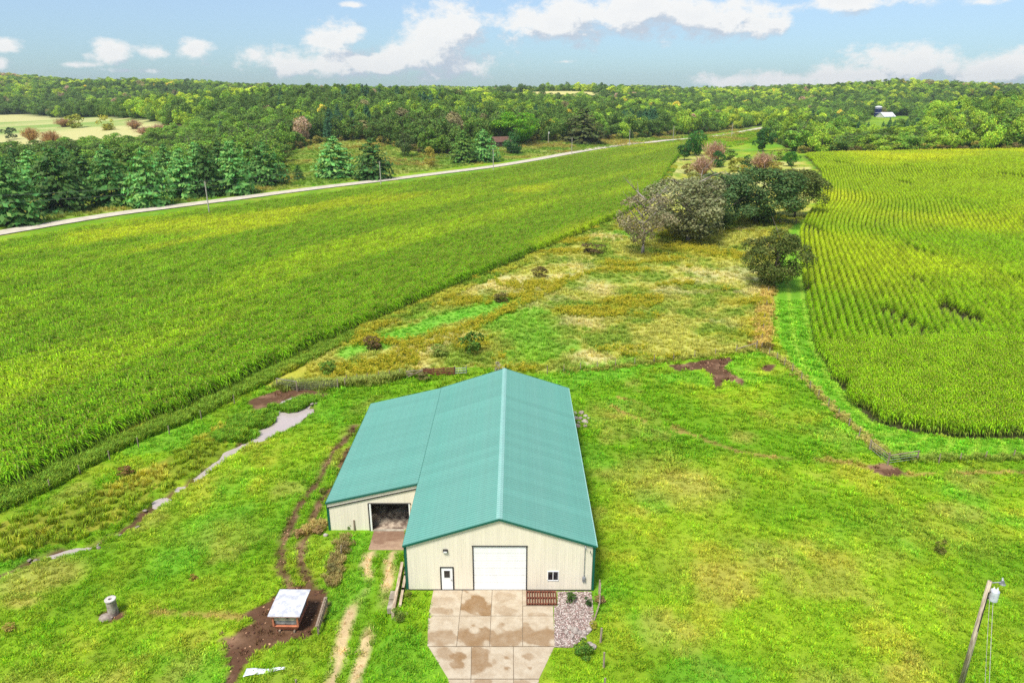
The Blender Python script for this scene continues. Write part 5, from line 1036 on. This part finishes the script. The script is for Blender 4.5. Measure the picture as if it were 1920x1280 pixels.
# ------------------------------------------------------------------ fences, gates and poles
def post_at(px, py, h, r=.07, m=None, parent=None, o0=None):
    p = ground_at(px, py); mb = MB(); mb.tube((0, 0, -.3), (random.uniform(-.04, .04), random.uniform(-.04, .04), h), r, r*.9, 8); return mb.build('fence_post', m or M_WOODV, None, p), p
def rail(o, p, q, r=.04, m=None, name='rail', n=7):
    base = o.location; mb = MB(); mb.tube(Vector(p)-base, Vector(q)-base, r, r, n); return mb.build(name, m or M_WOOD, o)
def build_fences():
    Z = Vector((0, 0, 1))
    a, b, c = ground_at(520.5, 727), ground_at(557.5, 733), ground_at(634, 729); o = thing('panel_fence', 'grey wire panel fence with wooden posts above the muddy pool', 'fence', a)
    for p in (a, b, c, c+Vector((.9, .3, 0))): mb = MB(); v = p-a; mb.tube(v-Z*.3, v+Z*1.45, .09, .08, 8); mb.build('post', M_WOODV, o)
    rail(o, a+Z*1.4, b+Z*1.4, .06, M_WIREF)
    for p, q, nv in ((a, b, 14), (b, c, 26)):
        for z in (.15, .4, .65, .9, 1.2): rail(o, p+Z*z, q+Z*z, .014, M_WIREF, 'wire', 4)
        for k in range(1, nv): 
            t = p.lerp(q, k/nv); rail(o, t+Z*.1, t+Z*1.3, .014, M_WIREF, 'picket', 4)
    # rusty gate with pale tube gate beside it
    a, b = ground_at(795, 706), ground_at(852, 703.5); o = thing('gate', 'rusty brown slatted gate in the fence behind the barn', 'gate', a)
    for z in (.12, .36, .6, .84, 1.08): rail(o, a+Z*z, b+Z*(z+.02), .085, M_RUST, 'gate_rail', 6)
    for t in (0, .33, .66, 1): p = a.lerp(b, t); rail(o, p, p+Z*1.25, .08, M_RUST, 'gate_upright', 6)
    a, b = ground_at(853, 703), ground_at(875, 702); o = thing('gate', 'pale tube gate next to the rusty gate', 'gate', a)
    for z in (.3, .65, 1.0): rail(o, a+Z*z, b+Z*z, .045, M_GALV, 'gate_rail', 6)
    for t in (.02, .98): p = a.lerp(b, t); rail(o, p-Z*.2, p+Z*1.3, .06, M_GALV, 'gate_upright', 6)
    a, b = ground_at(762, 709), ground_at(793, 706); o = thing('rail_stack', 'leaning grey rails against the rusty gate', 'rails', a)
    for z0, z1 in ((.1, 1.0), (.5, .8), (.9, .3), (1.05, 1.0)): rail(o, a+Z*z0, b+Z*z1, .06, M_WOOD, 'rail', 6)
    # corner gate of the pasture
    a, b = ground_at(1381, 658), ground_at(1418, 656); o = thing('corner_brace', 'wooden corner post with a sloping brace rail at the pasture corner', 'fence brace', b)
    rail(o, a+Z*.35, b+Z*1.15, .075, M_WOOD, 'brace_rail'); rail(o, b-Z*.3, b+Z*1.5, .10, M_WOODV, 'post', 9); rail(o, a-Z*.3, a+Z*.9, .08, M_WOODV, 'post', 9)
    # corner by the hillside corn
    a, b, c = ground_at(1630, 844), ground_at(1664, 872), ground_at(1719, 864); o = thing('corner_fence', 'weathered fence corner with gate rails beside the hillside corn', 'fence', b)
    for p, h in ((a, 1.3), (b, 1.5), (c, 1.25)): rail(o, p-Z*.3, p+Z*h, .085, M_WOODV, 'post', 9)
    for p, q in ((a, b), (b, c)):
        rail(o, p+Z*1.15, q+Z*1.2, .05, M_WOOD); rail(o, p+Z*.6, q+Z*.62, .018, M_GALV, 'wire', 4); rail(o, p+Z*.9, q+Z*.9, .018, M_GALV, 'wire', 4); rail(o, p+Z*.3, q+Z*.3, .018, M_GALV, 'wire', 4)
    a, b = ground_at(1461, 420), ground_at(1493, 420); o = thing('gate', 'wooden gate across the lane at the meadow grove', 'gate', a)
    for z in (.6, 1.2): rail(o, a+Z*z, b+Z*z, .09, M_WOOD, 'gate_rail', 6)
    for t in (0, 1): p = a.lerp(b, t); rail(o, p-Z*.2, p+Z*1.6, .12, M_WOODV, 'post', 7)
    for pts, n, h, r, lab, grp in (([(1026, 701), (1130, 690), (1250, 678), (1380, 662)], 11, 1.2, .06, 'thin post of the wire fence between pasture and meadow', 'posts between pasture and meadow'), ([(1428, 655), (1480, 692), (1540, 750), (1610, 820)], 12, 1.15, .07, 'post of the weedy fence along the grass lane', 'posts along the grass lane'),
                                   ([(94, 917), (180, 876), (260, 838), (347, 801), (440, 757)], 7, 1.2, .07, 'post of the weedy fence along the corn edge', 'posts along the corn edge'), ([(1760, 868), (1820, 862), (1900, 858)], 4, 1.0, .06, 'thin post of the fence below the hillside corn', 'posts below the hillside corn'), ([(650, 718), (700, 712), (750, 706)], 6, 1.2, .06, 'thin grey post of the fence behind the lean-to', 'posts behind the lean-to'), ([(1428, 640), (1433, 600), (1440, 550)], 5, 1.3, .07, 'post of the meadow side fence running to the round tree', 'posts beside the meadow')):
        xs, ys = zip(*pts); tt = np.linspace(0, len(pts)-1, n)
        for t in tt: o, p = post_at(float(np.interp(t, range(len(xs)), xs)), float(np.interp(t, range(len(ys)), ys)), h*random.uniform(.9, 1.1), r); tag(o, lab, 'post', grp)
build_fences()
def sag(p, q, s, n=12): return [p.lerp(q, k/n)-Vector((0, 0, s*4*(k/n)*(1-k/n))) for k in range(n+1)]
def build_poles():
    d = ray(1856, 1089); zt = 8.6; t = (zt-HC)/d[2]; x, y = d[0]*t, d[1]*t; gz = float(H(x, y)); o = thing('utility_pole', 'tall weathered utility pole with transformer and yard lamp in the right hand pasture', 'utility pole', (x, y, gz))
    top = zt-gz; mb = MB(); mb.tube((0, 0, -.5), (0, 0, top), .17, .125, 14); mb.build('pole', simple('old_pole_wood', lin(204, 188, 164), lin(142, 124, 106), 2.0, .9, bump=.015, stretch=(7, 7, .5)), o, smooth=True)
    mb = MB(); mb.path([(.1, 0, top-.12), (.55, .0, top-.08), (.72, .0, top-.08)], .03, 7); arm = mb.build('lamp_arm', M_GALV, o); mb = MB(); mb.lathe([(0, .12), (.09, .12), (.13, .0), (.20, -.10), (.17, -.12), (0, -.06)], 16, (.80, 0, top-.10)); mb.build('lamp_head', M_GREY, arm); mb = MB(); mb.tube((.78, .0, top+.02), (.82, .12, top+.16), .055, .05, 10); mb.build('photocell', M_GALV, arm)
    mtr = simple('transformer_paint', lin(206, 208, 216), lin(178, 180, 190), 3, .4); mb = MB(); mb.lathe([(0, -.40), (.24, -.40), (.255, -.37), (.255, .28), (.235, .33), (.12, .38), (0, .39)], 20, (.42, -.10, top-.95)); tr = mb.build('transformer', mtr, o, smooth=False)
    for dx, dy in ((-.08, .05), (.1, -.02)): mb = MB(); mb.lathe([(.045, 0), (.06, .03), (.035, .06), (.055, .1), (.03, .14), (.02, .22), (0, .22)], 10, (.42+dx, -.10+dy, top-.60)); mb.build('bushing', M_WHITE, tr)
    for z in (-.75, -1.2): mb = MB(); mb.box((.22, -.05, top+z), (.22, .10, .06)); mb.build('bracket', M_DARK, o)
    mb = MB(); mb.box((.0, -.16, top-2.2), (.05, .04, 3.0)); mb.build('ground_strap', M_DARK, o)
    for px, off, zz, r in ((1839, .16, -1.15, .012), (1849, .42, -1.36, .016)):
        e = ray(px, 1500); te = (4.6-HC)/e[2]; E_ = Vector((e[0]*te-x, e[1]*te-y, 4.6-gz)); mb = MB(); mb.path(sag(Vector((off, -.15, top+zz)), E_, .25), r, 5); mb.build('service_wire', simple('pale_wire', lin(186, 180, 170), lin(150, 142, 132), 4), o)
    mw = simple('wire_grey', lin(120, 122, 122)); prev = None
    for i, (px, ty, by) in enumerate(((-190, 374, 455), (392, 340, 396), (714, 303, 341), (925, 280, 313), (1072, 258, 285), (1180, 243, 268), (1262, 236, 262), (1372, 231, 252))):
        p = at(px, by, hf=lambda x, y: base_h(x, y)+2.3); gz = float(H(p[0], p[1])); lo, hi = 1., 30.
        for _ in range(25):
            m_ = (lo+hi)/2
            if project(p[0], p[1], gz+m_)[1] > ty: lo = m_
            else: hi = m_
        labs = ['before the pines', 'in front of the slim dark pine', 'beside the pair of pines on the slope', 'below the cabin pines', 'past the cabin lawn', 'where the wood meets the road', 'before the bend of the road', 'at the far bend of the road']
        o = thing('utility_pole', 'grey roadside utility pole '+labs[i], 'utility pole', (p[0], p[1], gz), math.atan2(RDT[1], RDT[0]), 'utility poles along the gravel road')
        mb = MB(); mb.tube((0, 0, -.5), (0, 0, lo), .20, .15, 8); mb.build('pole', simple('grey_pole', lin(196, 188, 176), lin(160, 150, 138), 2, .9) if i == 0 else bpy.data.materials['grey_pole'], o); mb = MB(); mb.box((0, 0, lo-.35), (.12, 1.6, .12)); mb.build('crossarm', M_WOOD, o)
        mb = MB(); mb.lathe([(.06, 0), (.08, .08), (.05, .16), (0, .18)], 8, (0, 0, lo)); mb.build('insulator', M_GREY, o)
        tops = [Vector((p[0], p[1], gz+lo+.1)), Vector((p[0], p[1], gz+lo-1.6))]
        if prev and i < 5:
            for j in (0, 1): mb = MB(); a0 = prev[j]; mb.path([v-a0 for v in sag(a0, tops[j], .9)], .022, 4); tag(mb.build('power_line', mw, None, a0), ('upper' if j == 0 else 'lower')+' overhead wire ending at the roadside pole '+labs[i], 'wire')
        prev = tops
    p, h, _ = size_from_px(1028, 270, 247, 4); o = thing('utility_pole', 'white topped pole on the lawn past the cabin', 'utility pole', p); mb = MB(); mb.tube((0, 0, -.3), (0, 0, h), .2, .16, 8); mb.build('pole', bpy.data.materials['grey_pole'], o); mb = MB(); mb.lathe([(0, 0), (.3, 0), (.3, 1.0), (0, 1.1)], 10, (.4, 0, h-1.3)); mb.build('transformer', M_WHITE, o)
build_poles()
# ------------------------------------------------------------------ far buildings
def house(name, lab, cat, p, w, d, hw, hr, rz, mw, mr, wins=3):
    o = thing(name, lab, cat, p, rz); mb = MB(); y = d/2; x = w/2
    mb.add([(-x, -y, -1), (x, -y, -1), (x, y, -1), (-x, y, -1), (-x, -y, hw), (x, -y, hw), (x, y, hw), (-x, y, hw), (-x, 0, hr), (x, 0, hr)], [(0, 1, 5, 4), (2, 3, 7, 6), (1, 2, 6, 9, 5), (3, 0, 4, 8, 7)]); mb.build('wall', mw, o)
    mb = MB(); e = .5; k = (hr-hw)/y
    for s in (-1, 1): mb.add([(-x-e, s*(y+e), hw-k*e), (x+e, s*(y+e), hw-k*e), (x+e, 0, hr+.02), (-x-e, 0, hr+.02), (-x-e, s*(y+e), hw-k*e+.2), (x+e, s*(y+e), hw-k*e+.2), (x+e, 0, hr+.22), (-x-e, 0, hr+.22)], [(0, 1, 2, 3), (4, 5, 6, 7), (0, 1, 5, 4), (1, 2, 6, 5), (3, 0, 4, 7)])
    mb.build('roof', mr, o)
    for i in range(wins):
        cx = -x+w*(i+.5)/wins; mb = MB(); mb.box((cx, -y-.03, hw*.55), (1.1, .1, 1.3)); f = mb.build('window', M_WHITE, o); mb = MB(); mb.box((cx, -y-.09, hw*.55), (.9, .04, 1.1)); mb.build('pane', M_GLASS, f)
    mb = MB(); mb.box((x*.6, -y-.03, 1.0), (1.0, .1, 2.1)); mb.build('door', M_DARK, o); return o
def build_far():
    br = simple('brown_shingles', lin(120, 88, 72), lin(90, 66, 56), 2); dk = simple('dark_cabin_wood', lin(96, 74, 60), lin(70, 54, 46), 2); wh = simple('white_metal_roof', lin(226, 228, 232), lin(206, 208, 212), 1); rd = simple('grey_white_siding', lin(210, 208, 202), lin(190, 186, 180), 1)
    p = at(938, 274); house('cabin', 'dark brown cabin with shingled roof half hidden by trees beside the road', 'cabin', p, 11, 8, 3.0, 5.6, R(28), dk, br)
    z = float(base_h(505, 1010)); sx = lambda px, Y: ((px-960)/F)*(Y*math.cos(PITCH)+(HC-z-10)*math.sin(PITCH))
    d0 = ray(1648, 199); t = 1000/d0[1]; top = HC+d0[2]*t; x = d0[0]*t
    blue = simple('blue_enamel', lin(24, 38, 84), lin(18, 30, 70), 1, .4); o = thing('silo', 'dark blue silo with white rim above the trees of the far valley', 'silo', (x, 1000, z)); hh = top-z
    mb = MB(); mb.lathe([(4.3, -1), (4.3, hh-1.6)], 24); mb.build('drum', blue, o, smooth=True); mb = MB(); mb.lathe([(4.45, hh-1.9), (4.45, hh-1.2), (3.8, hh-.6), (1.5, hh), (0, hh+.1)], 24); mb.build('dome', wh, o, smooth=True)
    for k in (2, 5): mb = MB(); mb.lathe([(4.36, hh*(k+1)/8), (4.42, hh*(k+1)/8+.15), (4.36, hh*(k+1)/8+.3)], 24); mb.build('hoop', wh, o)
    d1 = ray(1662, 211); x1 = d1[0]*990/d1[1]; zr = HC+d1[2]*990/d1[1]; house('far_barn', 'white roofed barn beside the blue silo', 'barn', (x1, 990, z), 20, 14, zr-z-5, zr-z, R(20), rd, wh)
    for px, py, w, lab in ((42, 203, 30, 'white house among trees on the far valley side'), (112, 210, 24, 'low white farm shed at the far meadow edge'), (135, 207, 16, 'small pale shed past the white farm shed')):
        d = ray(px, py); Yd = 1120; xx = d[0]*Yd/d[1]; zz = HC+d[2]*Yd/d[1]; gz = float(base_h(xx, Yd)); house('farmhouse', lab, 'house', (xx, Yd, gz), w, 14, max(3, zz-gz-4), max(7, zz-gz+1), R(15), rd, wh)
build_far()

# ------------------------------------------------------------------ rough growth beyond the road, clods in the mud
def build_rough():
    g = np.random.default_rng(41)
    n = 90000; X, Y = g.uniform(-200, 260, n), g.uniform(150, 700, n); s_, d = sd_road(X, Y); k = (d > 5) & (d < 170) & in_view(X, Y, X*0) & ~forest_mask(X, Y) & (np.hypot(X, Y) > 150) | (d < -4) & (d > -60) & (s_ > 330) & (X > 60) & ~inpoly(X, Y, LEFT_FIELD) & ~inpoly(X, Y, RIGHT_FIELD)
    X, Y = X[k], Y[k]; Z = H(X, Y); c = land(X, Y)[0]; n = len(X); f = fbm(X, Y, 16, 3); c = mixc(c*1.25, np.array(lin(170, 150, 80))*1.2, S((f-.52)*6)*.8)
    scatter('verge_grass', np.stack([X, Y, Z], -1), g.uniform(0, 6.28, n), g.uniform(.8, 2.0, n)*(.7+.9*f), g.integers(0, 4, n), c*g.uniform(.7, 1.3, (n, 1)), ROUGH, 'rough grass on the slope and verges beyond the gravel road', 'grass')
    n = 60000; X, Y = g.uniform(-260, 420, n), g.uniform(200, 720, n); a = forest_mask(X, Y); dd = 9/np.hypot(X, Y); b = forest_mask(X*(1-dd), Y*(1-dd)); k = a & ~b & in_view(X, Y, X*0); X, Y = X[k], Y[k]; k = g.random(len(X)) < min(1, 900/max(1, len(X))); X, Y = X[k], Y[k]; n = len(X); Z = H(X, Y)
    pal = np.array([lin(*c) for c in ((96, 122, 52), (80, 108, 48), (140, 150, 64), (124, 112, 70), (164, 156, 76))])[g.integers(0, 5, n)]; w = g.uniform(2.5, 6.5, n)
    scatter('undergrowth', np.stack([X, Y, Z-.1], -1), g.uniform(0, 6.28, n), np.stack([w, w, w*g.uniform(.55, .95, n)], -1), g.integers(0, 4, n), pal*g.uniform(.8, 1.3, (n, 1)), SHRUB_I, 'bushy undergrowth along the edge of the woods', 'undergrowth')
    n = 60000; X, Y = g.uniform(-32, 40, n), g.uniform(33, 95, n); k = clear(X, Y); X, Y = X[k], Y[k]; mk = land(X, Y)[2]; k = (mk > .6) & (g.random(len(X)) < .35+.0*X); X, Y = X[k], Y[k]; n = len(X); Z = H(X, Y)-.03; sc = g.uniform(.05, .22, n)
    cc = np.array([lin(*c) for c in ((96, 70, 50), (74, 54, 40), (150, 120, 88), (176, 148, 108))])[g.choice(4, n, p=[.45, .3, .17, .08])]
    scatter('mud_clods', np.stack([X, Y, Z], -1), g.uniform(0, 6.28, n), np.stack([sc*1.3, sc, sc*.5], -1), g.integers(0, 2, n), cc, [rock_mesh(60+i, bpy.data.materials['pebble'], 1) for i in range(2)], 'trampled clods and straw in the bare muddy ground', 'mud')
build_rough()
# ------------------------------------------------------------------ thin summer haze over the whole valley
def build_haze():
    m, N = mat('haze'); v = N.n('ShaderNodeVolumePrincipled', {'Color': (.80, .90, 1.0, 1), 'Density': .00009, 'Anisotropy': .3}); N.n('ShaderNodeOutputMaterial', {'Volume': v.outputs[0]})
    mb = MB(); mb.box((0, 2150, 50), (8900, 4700, 130)); tag(mb.build('haze', m), 'thin bluish summer haze', 'haze', kind='stuff')
build_haze()
